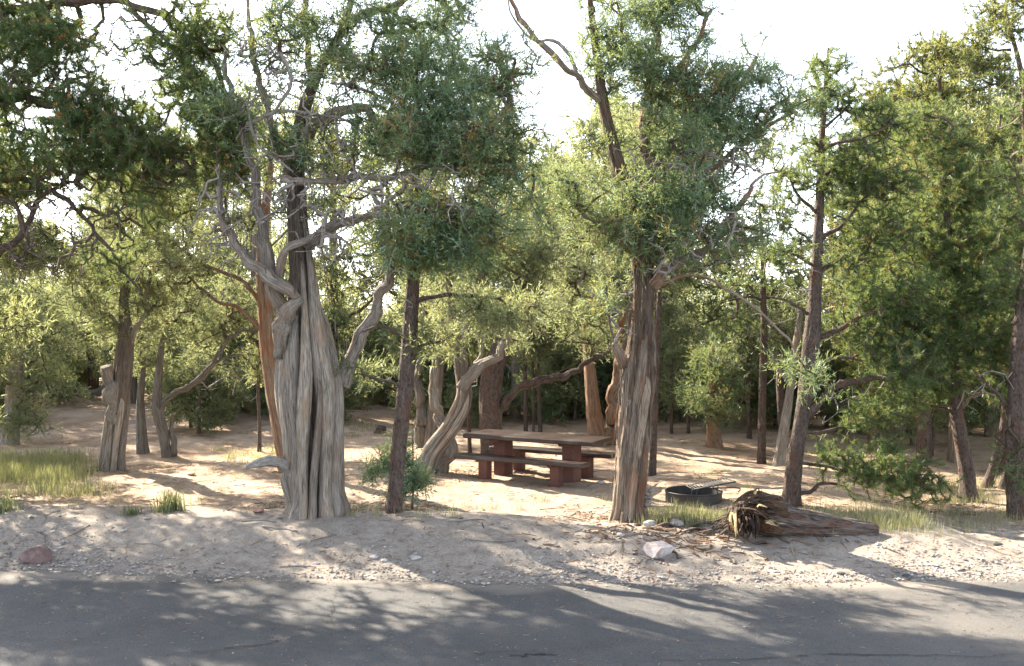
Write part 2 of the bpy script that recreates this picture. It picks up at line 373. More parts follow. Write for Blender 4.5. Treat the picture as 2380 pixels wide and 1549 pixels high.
def BL(lst, d, dens=1.0, dr=.75):
    """foliage volumes from (px,py,depth offset,rx,ry,n)"""
    out = []
    for px, py, dd, rx, ry, n in lst:
        D = d + dd; out.append((P(px, py, D), (rx * S(D), dr, ry * S(D)), int(n * dens)))
    return out

# ------------------------------------------------------------------ ground and road
def ground_mat():
    m, t, b = newmat('sandy_ground'); g = N_(t, 'ShaderNodeNewGeometry').outputs['Position']
    ti = attr(t, 'tint', 'Fac')                       # 1 on the gravel verge, 0 on the sandy floor
    n1 = noise(t, g, .7, 5, .6); n2 = noise(t, g, 6, 5, .7); n3 = noise(t, g, 45, 4, .7); n4 = noise(t, g, 160, 2, .6)
    sand = ramp(t, n1, [(.3, (.33, .225, .155)), (.5, (.42, .305, .215)), (.7, (.485, .375, .28))])
    grav = ramp(t, n2, [(.3, (.205, .17, .138)), (.5, (.29, .247, .205)), (.7, (.355, .312, .265))])
    c = mixc(t, ti, sand, grav)
    duff = ramp(t, noise(t, g, 1.3, 8, .78), [(.47, (0, 0, 0)), (.62, (.62, .62, .62))])
    inv = N_(t, 'ShaderNodeMath', operation='SUBTRACT', i_0=1.0); t.links.new(ti, inv.inputs[1])
    dm = mixc(t, 1.0, duff, inv.outputs[0], 'MULTIPLY')
    c = mixc(t, dm, c, (.15, .095, .06))
    sp = ramp(t, n3, [(.30, (.5, .5, .5)), (.5, (1, 1, 1)), (.72, (1.25, 1.25, 1.25))]); c = mixc(t, .75, c, sp, 'MULTIPLY')
    sp = ramp(t, n4, [(.32, (.6, .6, .6)), (.55, (1, 1, 1)), (.75, (1.2, 1.2, 1.2))]); c = mixc(t, .5, c, sp, 'MULTIPLY')
    t.links.new(c, b.inputs['Base Color']); b.inputs['Roughness'].default_value = .95; b.inputs['Specular IOR Level'].default_value = .15
    ad = N_(t, 'ShaderNodeMath', operation='MULTIPLY_ADD', i_1=.5); t.links.new(n3, ad.inputs[0]); t.links.new(n2, ad.inputs[2])
    bump(t, ad.outputs[0], .55, .04, b)
    return m
def axis(lo, hi, step, out, g=1.12):
    a = list(np.arange(lo, hi + 1e-6, step)); s = step; x = hi
    while x < out[1]: s *= g; x += s; a.append(x)
    s = step; x = lo; pre = []
    while x > out[0]: s *= g; x -= s; pre.append(x)
    return np.array(pre[::-1] + a)
gx = axis(-9, 9, .07, (-180, 180)); gy = axis(10.3, 22, .07, (-40, 190))
X, Y = np.meshgrid(gx, gy); Z = H(X, Y)
b = Buf(); nx_, ny_ = len(gx), len(gy); idx = np.arange(nx_ * ny_).reshape(ny_, nx_)
t_ = Y - road_edge(X) + fbm(X * 1.7, Y * 1.7, 3, 3) * .8
b.add(np.stack([X, Y, Z], -1), None, np.stack([idx[:-1, :-1], idx[:-1, 1:], idx[1:, 1:], idx[1:, :-1]], -1).reshape(-1, 4), None,
      np.clip(1 - sstep(1.6, 3.2, t_) + .35 * sstep(1.0, 2.2, X) * (1 - sstep(3, 6, t_)) + .7 * np.exp(-((X + .1) ** 2 / 3 + (Y - 14.8) ** 2 / 3.5)), 0, 1).ravel())
o = b.obj('ground', ground_mat()); o['kind'] = 'structure'; o['label'] = 'sandy forest floor with a pale gravel verge along the road'

def road_mat():
    m, t, b = newmat('worn_asphalt'); g = N_(t, 'ShaderNodeNewGeometry').outputs['Position']
    n1 = noise(t, g, .5, 5, .6); n2 = noise(t, g, 60, 3, .7); n3 = noise(t, g, 190, 2, .6); n5 = noise(t, g, 3.2, 6, .7)
    c = ramp(t, n1, [(.3, (.064, .063, .063)), (.55, (.09, .088, .086)), (.75, (.118, .113, .106))])
    c = mixc(t, .8, c, ramp(t, n2, [(.28, (.45, .45, .45)), (.5, (1, 1, 1)), (.72, (1.55, 1.5, 1.45))]), 'MULTIPLY')
    c = mixc(t, ramp(t, n3, [(.66, (0, 0, 0)), (.74, (.8, .8, .8))]), c, (.24, .21, .185))
    dust = ramp(t, n5, [(.48, (0, 0, 0)), (.75, (.42, .42, .42))]); c = mixc(t, dust, c, (.155, .13, .105))
    ed = attr(t, 'tint', 'Fac'); c = mixc(t, ed, c, (.25, .215, .175))
    t.links.new(c, b.inputs['Base Color']); b.inputs['Roughness'].default_value = .85; b.inputs['Specular IOR Level'].default_value = .3
    ad = N_(t, 'ShaderNodeMath', operation='ADD'); t.links.new(n2, ad.inputs[0]); t.links.new(n3, ad.inputs[1]); bump(t, ad.outputs[0], .6, .012, b)
    return m
rx = axis(-7, 7, .12, (-60, 60), 1.2); rv = np.concatenate([np.linspace(-6, 6.5, 8)[:-1], np.linspace(6.5, 11, 45)])
b = Buf(); X, Vv = np.meshgrid(rx, (rv + 6) / 17.0); Y = -6 + Vv * (road_edge(X) + .12 + 6)
Z = .004 + .012 * (fbm(X * .6, Y * .6, 31, 3)) ; Z = Z - .02 * sstep(.15, 0, road_edge(X) - Y)
idx = np.arange(X.size).reshape(X.shape)
ed = sstep(.55, 0, road_edge(X) - Y + .9 * fbm(X * 1.3, Y * 3, 8, 4)) * .75 + .22 * sstep(1.5, 5, X) * sstep(-.1, .25, fbm(X * .5, Y * .5, 77, 3))
b.add(np.stack([X, Y, Z], -1), None, np.stack([idx[:-1, :-1], idx[:-1, 1:], idx[1:, 1:], idx[1:, :-1]], -1).reshape(-1, 4), None, np.clip(ed, 0, 1).ravel())
o = b.obj('road', road_mat()); o['kind'] = 'structure'; o['label'] = 'grey worn asphalt campground road in the foreground'
# cracks: thin dark tarry seams lying a few mm above the asphalt
m, t, bb = newmat('crack_filler'); bb.inputs['Base Color'].default_value = (.022, .021, .02, 1); bb.inputs['Roughness'].default_value = .9; M['crack'] = m
def crack(pts, w, seed):
    w = w * .6
    r = np.random.RandomState(seed); g = np.array([G(*p)[:2] for p in pts]); c = crom(np.c_[g, g[:, 0] * 0], 70)
    c[:, :2] += np.cumsum(r.randn(70, 2) * .012, 0) - np.linspace(0, 1, 70)[:, None] * 0
    d = unit(np.gradient(c[:, :2], axis=0)); nrm = np.c_[-d[:, 1], d[:, 0]]; ww = w * (.3 + 1.1 * r.rand(70, 1)) * np.sin(np.linspace(.15, 3.0, 70))[:, None]
    z = .013 + .012 * fbm(c[:, 0] * .6, c[:, 1] * .6, 31, 3)[:, None]
    V = np.concatenate([np.c_[c[:, :2] + nrm * ww, z], np.c_[c[:, :2] - nrm * ww, z]]); i = np.arange(69)
    b = Buf(); b.add(V, None, np.stack([i, i + 70, i + 71, i + 1], -1)); return b.obj('crack', M['crack'], bpy.data.objects['road'])
for k, (pts, w) in enumerate([([(360, 1540), (520, 1522), (690, 1500), (760, 1488)], .012), ([(1500, 1545), (1900, 1532), (2200, 1540), (2370, 1535)], .012), ([(790, 1380), (800, 1420), (815, 1470), (805, 1510)], .006),
                              ([(1820, 1352), (1850, 1380), (1870, 1400)], .007), ([(1180, 1540), (1240, 1536), (1290, 1541)], .02), ([(2120, 1348), (2240, 1346), (2330, 1349)], .02), ([(1000, 1545), (1150, 1532), (1300, 1530)], .006)]):
    crack(pts, w, k)

# ------------------------------------------------------------------ gravel, litter
def gmat(name, stops, rough=.9):
    m, t, b = newmat(name); t.links.new(ramp(t, attr(t, 'tint', 'Fac'), stops), b.inputs['Base Color']); b.inputs['Roughness'].default_value = rough; return m
M['gravel'] = gmat('pale_gravel', [(0, (.12, .105, .095)), (.35, (.2, .175, .15)), (.7, (.31, .275, .24)), (.93, (.44, .41, .38)), (1, (.30, .17, .12))])
OCT = np.array([[1, 0, 0], [-1, 0, 0], [0, 1, 0], [0, -1, 0], [0, 0, 1], [0, 0, -1], [.7, .7, .35], [-.7, .7, .35], [-.7, -.7, .35], [.7, -.7, .35]], float)
OF = np.array([[0, 6, 9], [6, 2, 7], [7, 1, 8], [8, 3, 9], [4, 9, 6], [4, 6, 7], [4, 7, 8], [4, 8, 9], [0, 2, 6], [2, 1, 7], [1, 3, 8], [3, 0, 9]])
def pebbles(x, y, s, seed, zoff=.15, hfun=H):
    r = np.random.RandomState(seed); n = len(x); b = Buf()
    V = OCT[None] * (1 + .35 * r.randn(n, 10, 1) * .6) * (s[:, None, None] * np.stack([1 + .4 * r.rand(n), .7 + .4 * r.rand(n), .45 + .35 * r.rand(n)], -1)[:, None])
    a = r.rand(n) * 6.28; c, sn = np.cos(a)[:, None], np.sin(a)[:, None]
    V = np.stack([V[..., 0] * c - V[..., 1] * sn, V[..., 0] * sn + V[..., 1] * c, V[..., 2]], -1)
    V += np.stack([x, y, hfun(x, y) + s * zoff], -1)[:, None]
    b.add(V.reshape(-1, 3), (OF[None] + np.arange(n)[:, None, None] * 10).reshape(-1, 3), None, None, r.rand(n).repeat(10)); return b
r = np.random.RandomState(5)
n = 17000; x = r.uniform(-8, 8, n); t_ = np.abs(r.randn(n)) * .75 + r.uniform(-.12, .1, n); y = road_edge(x) + t_
keep = (fbm(x * 1.2, y * 1.5, 41, 3) + .38 * np.exp(-t_ * 1.6) + .05 > r.rand(n) * .5) & (y < 15)
x, y = x[keep], y[keep]; s = .008 * np.exp(r.randn(len(x)) * .5) + .002; s = np.minimum(s, .045)
pebbles(x, y, s, 6).obj('gravel', M['gravel'], smooth=False, kind='stuff')
n = 5000; x = r.uniform(-8, 10, n); y = r.uniform(12.5, 19, n); k = (fbm(x * .8, y * .8, 43, 3) > -.06); x, y = x[k], y[k]
pebbles(x, y, np.minimum(.006 * np.exp(r.randn(len(x)) * .6) + .002, .035), 7).obj('gravel', M['gravel'], smooth=False, kind='stuff')
n = 2600; x = r.uniform(-7, 7, n); y = road_edge(x) - np.abs(r.randn(n)) * .14 * (.4 + 2.2 * np.clip(fbm(x * 1.1, x * 0, 63, 3) + .25, 0, 1))
pebbles(x, y, np.minimum(.007 * np.exp(r.randn(n) * .55), .028), 18, .3, lambda x, y: 0 * x + .006).obj('gravel', M['gravel'], smooth=False, kind='stuff')
n = 900; x = r.uniform(-6, 6, n); y = road_edge(x) - np.abs(r.randn(n)) * 1.6
pebbles(x, y, np.minimum(.0035 * np.exp(r.randn(n) * .5), .014), 8, .3, lambda x, y: 0 * x + .006).obj('gravel', M['gravel'], smooth=False, kind='stuff')
M['litter'] = gmat('dry_needle_litter', [(0, (.07, .04, .025)), (.4, (.17, .09, .05)), (.75, (.30, .19, .11)), (1, (.42, .36, .29))])
def litter(x, y, ln, wd, seed, hfun=H):
    r = np.random.RandomState(seed); n = len(x); a = r.rand(n) * 6.28; d = np.stack([np.cos(a), np.sin(a)], -1) * ln[:, None] * .5
    p = np.stack([x, y], -1); m_ = np.stack([-d[:, 1], d[:, 0]], -1) * .25 * r.randn(n, 1); A, Bq, C = p - d, p + m_, p + d
    L3 = lambda q: np.c_[q, hfun(q[:, 0], q[:, 1]) + wd * .8 + r.rand(n) * .004]
    A, Bq, C = L3(A), L3(Bq), L3(C); b = Buf(); ti = r.rand(n)
    prisms(b, A, Bq, wd, wd, 3, ti.repeat(6)); prisms(b, Bq, C, wd, wd * .6, 3, ti.repeat(6)); return b
n = 10000; x = r.uniform(-10, 10, n); y = 11 + r.rand(n) ** 1.2 * 13; k = (y > road_edge(x)) & (fbm(x * .7, y * .7, 51, 4) > .0); x, y = x[k], y[k]
litter(x, y, .03 + .1 * r.rand(len(x)) ** 2, .0015 + .0035 * r.rand(len(x)) ** 2, 9).obj('litter', M['litter'], kind='stuff')
n = 2600; x = r.uniform(-6, 6, n); y = r.uniform(7.2, 11, n); y = np.minimum(y, road_edge(x) - .02)
litter(x, y, .02 + .05 * r.rand(n) ** 2, .0012 + .0012 * r.rand(n), 10, lambda x, y: 0 * x + .008).obj('litter', M['litter'], kind='stuff')
n = 420; x = r.uniform(-9, 9, n); y = 12 + r.rand(n) ** 1.3 * 12; litter(x, y, .12 + .4 * r.rand(n) ** 2, .003 + .005 * r.rand(n) ** 2, 13).obj('fallen_twigs', M['litter'], kind='stuff')
# bark chips strewn round the log and along the lip
n = 420; x = 2.1 + r.randn(n) * .75; y = 12.35 + r.randn(n) * .4; k = y > road_edge(x) + .25; x, y = x[k], y[k]
litter(x, y, .05 + .22 * r.rand(len(x)) ** 2, .004 + .012 * r.rand(len(x)) ** 2, 11).obj('bark_chips', M['litter'], kind='stuff')

n = 3200; fx = np.array([-2.85, 1.3, -1.65, -7.4, 3.9, 6.4, -.3]); fy = np.array([14.6, 13.9, 14.5, 18.2, 15.0, 15.2, 18.0]); q = r.randint(0, 7, n); x = fx[q] + r.randn(n) * .45; y = fy[q] + r.randn(n) * .35
litter(x, y, .03 + .16 * r.rand(n) ** 2, .002 + .006 * r.rand(n) ** 2, 12).obj('litter', M['litter'], kind='stuff')
# ------------------------------------------------------------------ the hero trees
JB = ('silver_bark', 'juniper_leaf')
# A: the big fluted juniper
g, d, tr = rooted([(737, 1190), (733, 1120), (728, 1000), (722, 900), (713, 800), (705, 700), (698, 600), (692, 500), (688, 400), (695, 300), (735, 180), (790, 80), (830, -40)],
                  [68, 67, 73, 80, 70, 56, 44, 38, 32, 26, 20, 16, 11])
A_limbs = [
    path([(648, 830, -.24), (650, 790, -.33), (660, 752, -.42), (682, 722, -.48), (699, 700, -.5)], d, [16, 21, 23, 20, 13]),
    path([(697, 697, -.46), (668, 676, -.5), (630, 653, -.47), (590, 620, -.43), (556, 580, -.4), (526, 528, -.35), (511, 470, -.3), (506, 395, -.2)], d, [8, 16, 17, 14, 12, 10, 8, 5]),
    limb([(660, 740, -.2), (632, 660, -.25), (612, 560, -.25), (598, 480, -.2), (592, 420, -.2), (570, 330, -.2), (540, 230, -.1), (520, 120, 0)], d, 20, 5),
    limb([(795, 900, 0), (818, 830, .1), (850, 765, .1), (880, 700, .1), (900, 640, 0), (905, 590, 0), (893, 530, 0), (900, 440, 0)], d, 18, 7),
    limb([(655, 416, -.35), (720, 420, -.45), (790, 418, -.5), (860, 415, -.55), (928, 410, -.6), (985, 385, -.65), (1050, 370, -.7), (1120, 320, -.7), (1180, 250, -.7)], d, 10, 5),
    limb([(700, 330, 0), (745, 280, -.2), (800, 255, -.3), (850, 250, -.4), (880, 300, -.5), (900, 370, -.5)], d, 17, 7),
    limb([(690, 430, 0), (650, 350, -.1), (620, 250, -.2), (590, 130, -.2), (575, 20, -.2), (570, -50, -.2)], d, 11, 4),
    limb([(700, 300, .1), (720, 200, .2), (715, 100, .3), (705, -30, .3)], d, 14, 6),
    limb([(712, 575, -.1), (770, 530, -.2), (830, 508, -.2), (900, 500, -.3), (980, 470, -.4), (1060, 480, -.5)], d, 15, 5),
    limb([(648, 660, -.36), (652, 610, -.42), (672, 578, -.46), (715, 560, -.48), (760, 535, -.5), (800, 520, -.5)], d, 12, 5),
    limb([(690, 1110, -.1), (665, 1090, -.2), (640, 1068, -.3), (600, 1078, -.35), (572, 1092, -.4)], d, 26, 5),
    limb([(685, 1180, -.1), (668, 1120, -.15), (655, 1060, -.2)], d, 22, 9),
    limb([(940, 410, -.6), (985, 372, -.6), (1005, 330, -.6), (1018, 300, -.6)], d, 5, 2.5),
    limb([(785, 95, -.2), (830, 140, -.4), (890, 165, -.5), (960, 180, -.6)], d, 6, 2.5), limb([(780, 110, -.2), (800, 190, -.3), (850, 215, -.4), (905, 235, -.4)], d, 5, 2),
    limb([(575, 290, -.4), (640, 262, -.5), (720, 262, -.5), (800, 280, -.55), (870, 320, -.6)], d, 5, 2),
    limb([(645, 110, -.4), (672, 160, -.45), (678, 195, -.5), (650, 245, -.5), (620, 285, -.5)], d, 5, 3),
    limb([(572, 240, -.4), (590, 320, -.5), (625, 360, -.5), (680, 400, -.5)], d, 4, 2),
    limb([(780, 280, -.5), (790, 340, -.55), (815, 380, -.55), (830, 410, -.55)], d, 4, 1.5),
    limb([(790, 60, .1), (860, 30, .1), (940, 0, 0), (1000, -30, 0)], d, 13, 5)]
A_bl = BL([(990, 215, -.7, 130, 120, 360), (1120, 330, -.8, 120, 130, 330), (1000, 340, -.8, 110, 80, 160), (1010, 540, -.7, 150, 90, 300), (1170, 480, -.6, 110, 120, 240), (900, 300, -.5, 90, 90, 150), (880, 120, -.3, 120, 110, 230),
           (985, 60, -.1, 110, 80, 190), (1170, 190, -.5, 90, 90, 170), (630, 130, -.3, 80, 100, 150), (700, 50, -.2, 100, 60, 100), (545, 270, -.2, 45, 100, 60), (740, 210, -.2, 50, 50, 30), (930, 560, -.4, 80, 70, 110),
           (1060, 590, -.6, 110, 45, 110), (800, 480, .1, 60, 60, 40), (690, -60, 0, 150, 60, 120), (950, -70, 0, 150, 60, 130), (790, 160, .2, 50, 70, 60), (1090, 130, -.2, 90, 60, 90), (690, 335, -.35, 100, 34, 110), (760, 380, -.3, 60, 30, 30)], d, .9)
A_dead = BL([(640, 300, -.5, 100, 140, 120), (740, 330, -.6, 100, 120, 120), (680, 470, -.6, 100, 60, 110), (860, 470, -.7, 120, 70, 120), (780, 560, -.6, 90, 60, 70), (540, 480, -.4, 80, 90, 110), (500, 560, -.3, 80, 60, 60), (880, 620, 0, 40, 60, 30), (960, 450, -.9, 110, 60, 110), (800, 210, -.5, 80, 80, 90), (600, 180, -.5, 70, 100, 70), (1080, 480, -1.0, 80, 80, 50)], d, 1, .5)
trA = tr; rootA = build_tree('juniper_tree', 'huge old juniper with thick fluted silver trunk, twisted knob and bare grey branches', g, tr, A_limbs, A_bl, A_dead, 'juniper', JB, 3, None,
           ((7, .5, .7), (15, .22, .6), (37, .12, .7)), 96, None, None, 3.6, twist=.16, deadlimbs=(10, 12, 13, 14, 15, 16, 17, 18), rough=.05, rpt=180, core=.64, strands=[(-80, .27, 0, 3.0), (-47, .25, 0, 3.3), (-17, .19, 0, 3.9), (3, .12, .1, 2.5), (27, .27, 0, 4.4), (67, .27, 0, 3.4), (92, .2, .1, 2.6), (130, .3, 0, 3.6), (170, .3, 0, 3.5), (215, .3, 0, 3.2), (250, .3, 0, 3.0)])
DA = d
# B: the shaggy juniper beside the picnic table
g, d, tr = rooted([(1462, 1208), (1463, 1150), (1468, 1060), (1476, 950), (1482, 870), (1490, 770), (1496, 680), (1492, 600), (1482, 520), (1450, 430), (1425, 340), (1402, 240), (1388, 140), (1375, 40), (1368, -50)],
                  [46, 43, 42, 41, 44, 34, 30, 29, 25, 21, 18, 15, 12, 9, 6])
B_limbs = [
    limb([(1495, 620, .1), (1512, 520, .15), (1518, 430, .2), (1508, 330, .2), (1502, 210, .2), (1520, 90, .2), (1530, -50, .2)], d, 24, 8),
    limb([(1400, 240, 0), (1345, 185, -.05), (1290, 135, -.1), (1235, 75, -.15), (1190, 10, -.2), (1165, -50, -.2)], d, 10, 4.5),
    limb([(1345, 185, -.05), (1318, 120, .05), (1285, 95, .1), (1240, 90, .1), (1190, 40, .1), (1178, 0, .1)], d, 5, 2),
    limb([(1508, 670, 0), (1545, 630, -.15), (1600, 600, -.25), (1650, 570, -.3), (1700, 500, -.3), (1745, 440, -.3)], d, 15, 5),
    limb([(1512, 680, 0), (1560, 650, -.1), (1620, 640, -.2), (1690, 672, -.3), (1760, 720, -.35), (1830, 790, -.4), (1870, 850, -.4)], d, 4.5, 2),
    limb([(1450, 850, -.1), (1440, 815, -.22), (1425, 795, -.3)], d, 16, 8),
    limb([(1485, 600, 0), (1430, 560, -.2), (1380, 520, -.2), (1330, 470, -.2)], d, 11, 4),
    limb([(1515, 400, .1), (1580, 340, 0), (1650, 280, -.1), (1720, 200, -.1), (1760, 130, 0)], d, 10, 4),
    limb([(1515, 470, .1), (1590, 440, 0), (1680, 370, -.1), (1780, 300, -.1), (1850, 260, -.1)], d, 9, 3),
    limb([(1500, 250, .2), (1560, 180, .1), (1620, 100, .1), (1650, 20, .1)], d, 9, 4),
    limb([(1530, 420, 0), (1600, 350, -.3), (1650, 365, -.4), (1700, 380, -.4), (1760, 395, -.4)], d, 6, 2)]
B_bl = BL([(1500, 130, 0, 120, 130, 330), (1600, 210, 0, 130, 130, 340), (1425, 60, 0, 70, 80, 110), (1570, 330, -.1, 140, 80, 250), (1480, 470, -.3, 120, 60, 190), (1590, 510, -.3, 130, 70, 260), (1725, 190, -.1, 70, 100, 130), (1740, 290, -.1, 100, 70, 130),
           (1600, 30, 0, 90, 60, 110), (1430, 555, -.3, 90, 60, 130), (1330, 460, -.2, 70, 60, 90), (1560, -60, 0, 170, 60, 160), (1390, 170, 0, 50, 60, 40), (1700, 560, -.3, 90, 50, 80), (1410, 690, .1, 30, 50, 24),
           (1830, 260, -.1, 60, 50, 55), (1640, 440, -.2, 90, 50, 110), (1890, 870, 0, 55, 40, 26), (1820, 850, -.2, 60, 35, 14)], d, .9)
B_dead = BL([(1620, 400, -.4, 120, 70, 120), (1680, 560, -.6, 110, 60, 120), (1570, 600, -.5, 80, 50, 60), (1750, 380, -.4, 90, 60, 80), (1480, 400, -.3, 70, 80, 60), (1420, 700, -.3, 40, 60, 24)], d, 1, .45)
rootB = build_tree('juniper_tree', 'shaggy-barked juniper standing right of the picnic table, its bark peeling in strips', g, tr, B_limbs, B_bl, B_dead, 'juniper', ('juniper_bark', 'juniper_leaf'), 8, None,
           ((5, .3, .7), (14, .2, .6), (31, .1, .7)), 96, None, None, 3.4, twist=.35, deadlimbs=(2, 10), rough=.09, rpt=160, core=.86, strands=[(-75, .3, 0, 2.3), (-35, .26, 0, 3.2), (-5, .3, .0, 2.6), (30, .24, 0, 3.6), (60, .3, 0, 3.2), (100, .3, 0, 3), (180, .3, 0, 3), (260, .3, 0, 3)])
DB = d
def strips(root, tr, i0, i1, n, seed, rad=1.0, mat='grey_bark'):
    rb = np.random.RandomState(seed); sb = Buf(); cc = crom(np.array(tr)[i0:i1], 100)
    for k in range(n):
        c = cc[int(rb.rand() * 98)]; a = -math.pi / 2 + rb.randn() * 1.1; L = .12 + .4 * rb.rand(); o_ = np.array([math.cos(a), math.sin(a), 0]); p0 = c[:3] + o_ * c[3] * .97 * rad
        pts = [p0 + np.array([0, 0, L]), p0 + np.array([0, 0, L * .5]) + o_ * .008, p0 + o_ * (.015 + .06 * rb.rand() ** 2) + rb.randn(3) * .014]
        tube(sb, crom(pts, 5), (.004 + .009 * rb.rand()) * np.array([1, 1, .9, .6, .2]), 4, flat=.35, seed=k, cap=False)
    sb.obj('bark_strips', M[mat], root, kind='stuff')
strips(rootB, tr, 1, 10, 230, 3)
strips(rootA, trA, 7, 12, 200, 4)
strips(rootA, trA, 2, 8, 60, 5, .98, 'silver_bark')
for q, n in ((1, 60), (2, 60), (3, 40), (4, 40), (7, 40)): strips(rootA, A_limbs[q], 0, len(A_limbs[q]), n, 40 + q, .95)
for q, n in ((0, 50), (3, 40)): strips(rootB, B_limbs[q], 0, len(B_limbs[q]), n, 50 + q, .95)
sb = Buf()
rb = np.random.RandomState(6)
for k in range(9):                         # broken grey splinters at its right foot
    p0 = P(1500 + 8 * rb.randn(), 1165 + 14 * rb.randn(), d - .1); e = p0 + np.array([.06 + .12 * rb.rand(), -.08 * rb.rand(), .06 * rb.randn() - .03])
    tube(sb, crom([p0, (p0 + e) / 2 + rb.randn(3) * .01, e], 5), np.linspace(.03, .006, 5), 6, seed=k)
sb.obj('splinters', M['dead_wood'], rootB, kind='stuff')
# C: the pine hanging in from the left, trunk outside the picture
gC = np.array([-9.0, 13.9, float(H(-9.0, 13.9))]); d = 13.6
trC = [(-9.0, 13.9, gC[2] - .25, .2), (-9.0, 13.9, gC[2], .18), (-8.9, 13.8, 2.3, .16), (-8.8, 13.7, 4.6, .13), (-8.85, 13.6, 6.8, .09), (-8.8, 13.6, 8.8, .04)]
C_limbs = [limb([(-360, 330), (-200, 260), (0, 228), (130, 245), (240, 285), (340, 330), (430, 380)], d, 17, 5),
           limb([(-360, 120), (-150, 40), (80, 20), (240, 0), (330, 25), (430, 60), (500, 150), (535, 280), (548, 400)], d, 14, 4),
           limb([(-360, 700), (-150, 640), (0, 585), (60, 530), (95, 460), (180, 420)], d, 14, 4),
           limb([(-360, 520), (-240, 560), (-120, 520), (-40, 530)], d, 9, 3), limb([(-360, 480), (-100, 430), (60, 420), (160, 470), (240, 560), (330, 690)], d, 10, 3),
           limb([(300, 20, .1), (400, 110, .1), (450, 180, .1), (420, 260, .1)], d, 6, 2.5),
           limb([(-360, -60), (-100, -80), (150, -70), (350, -60)], d, 12, 4),
           limb([(-100, 430, -.3), (30, 480, -.3), (60, 560, -.3), (40, 620, -.3)], d, 8, 3)]
C_bl = BL([(80, 70, 0, 120, 90, 260), (60, 200, 0, 110, 60, 150), (150, 130, 0, 80, 60, 110), (240, 250, 0, 110, 50, 190), (230, 320, 0, 130, 60, 240), (350, 340, 0, 100, 45, 130), (440, 190, 0, 60, 100, 190), (510, 290, 0, 60, 110, 230),
           (470, 70, 0, 70, 70, 150), (130, 370, 0, 110, 50, 150), (540, 400, 0, 45, 50, 60), (180, -60, 0, 200, 60, 150), (-40, 300, 0, 100, 120, 160), (-180, 100, 0, 150, 150, 250), (340, 110, 0, 90, 60, 50), (20, 60, .3, 90, 120, 150), (450, 420, .2, 90, 40, 50), (50, 430, 0, 90, 40, 70), (-150, -60, 0, 150, 90, 150), (300, 470, .2, 90, 50, 45), (270, 610, 0, 60, 40, 40)], d, 2.3, 1.0) + BL([(320, 400, .7, 130, 70, 260), (210, 320, .9, 120, 70, 220), (430, 330, .6, 90, 70, 150), (-120, 520, 0, 120, 110, 420), (-300, 430, .2, 150, 150, 420), (-60, 380, .5, 90, 80, 200), (-250, 650, 0, 130, 90, 260)], d, 1.3, 1.0)
C_dead = BL([(100, 480, -.2, 100, 60, 80), (60, 580, -.2, 80, 50, 50), (180, 540, 0, 80, 80, 60), (330, 420, 0, 120, 60, 50), (420, 130, 0, 90, 90, 40), (120, 630, 0, 80, 40, 26)], d, 1, .4)
build_tree('pine_tree', 'dark pine with orange cones, its boughs hanging in at the top left corner', gC, trC, C_limbs, C_bl, C_dead, 'pine', ('pine_bark', 'pine_leaf'), 5, None, ((9, .12, .7),), 28,
           dict(nn=42, ll=.082, lw=.0075), None, 2.5, dead_mat='twig', cone_p=.3, sig=.13, tint_bias=-.05, twist=0)
# D: slim dark tree left of the table
g, d, tr = rooted([(916, 1194), (922, 1090), (934, 980), (946, 860), (955, 740), (961, 640), (964, 540), (968, 430), (972, 330)], [19, 18, 18, 19, 17, 15, 13, 10, 5])
build_tree('pine_tree', 'slim dark straight tree rising from the small green bush left of the table', g, tr,
           [limb([(960, 700), (1020, 690, -.1), (1090, 685, -.2), (1150, 692, -.2), (1215, 722, -.2)], d, 7, 3), limb([(945, 820), (990, 800, -.1), (1040, 790, -.1)], d, 4, 2), limb([(950, 790), (890, 760, -.1), (840, 770, -.1)], d, 4, 2), limb([(940, 900), (880, 880, -.1), (830, 870, -.1)], d, 4, 2)],
           BL([(1210, 735, -.2, 90, 35, 90), (1090, 700, -.2, 70, 30, 50), (960, 480, 0, 80, 60, 90), (1010, 780, 0, 50, 40, 40), (970, 600, 0, 60, 40, 50), (840, 850, 0, 40, 25, 24)], d, 1.2, .4),
           BL([(980, 700, 0, 60, 60, 14)], d, 1, .3), 'juniper', ('pine_bark', 'olive_leaf'), 12, None, ((7, .15, .7),), 32, None, None, 1.2, twist=0)
gb = G(958, 1186)
bushp = [(*(gb - [0, 0, .1]), .02), (*gb, .018), (*(gb + [.02, 0, .5]), .012), (*(gb + [.0, 0, 1.1]), .005)]
build_tree('young_juniper', 'green juniper bush wrapped round the foot of the slim dark tree', gb, bushp, [],
           BL([(950, 1130, 0, 30, 45, 54), (890, 1070, .1, 55, 30, 40), (940, 1020, .1, 25, 45, 26), (965, 1090, 0, 28, 50, 34), (860, 1095, .1, 30, 18, 16)], gb[1], 1, .25), (), 'juniper', ('twig', 'juniper_leaf'), 14, None, (), 8, None, 'bush', .05, sig=.07, per=4, tint_bias=.1, twig_r=.003)
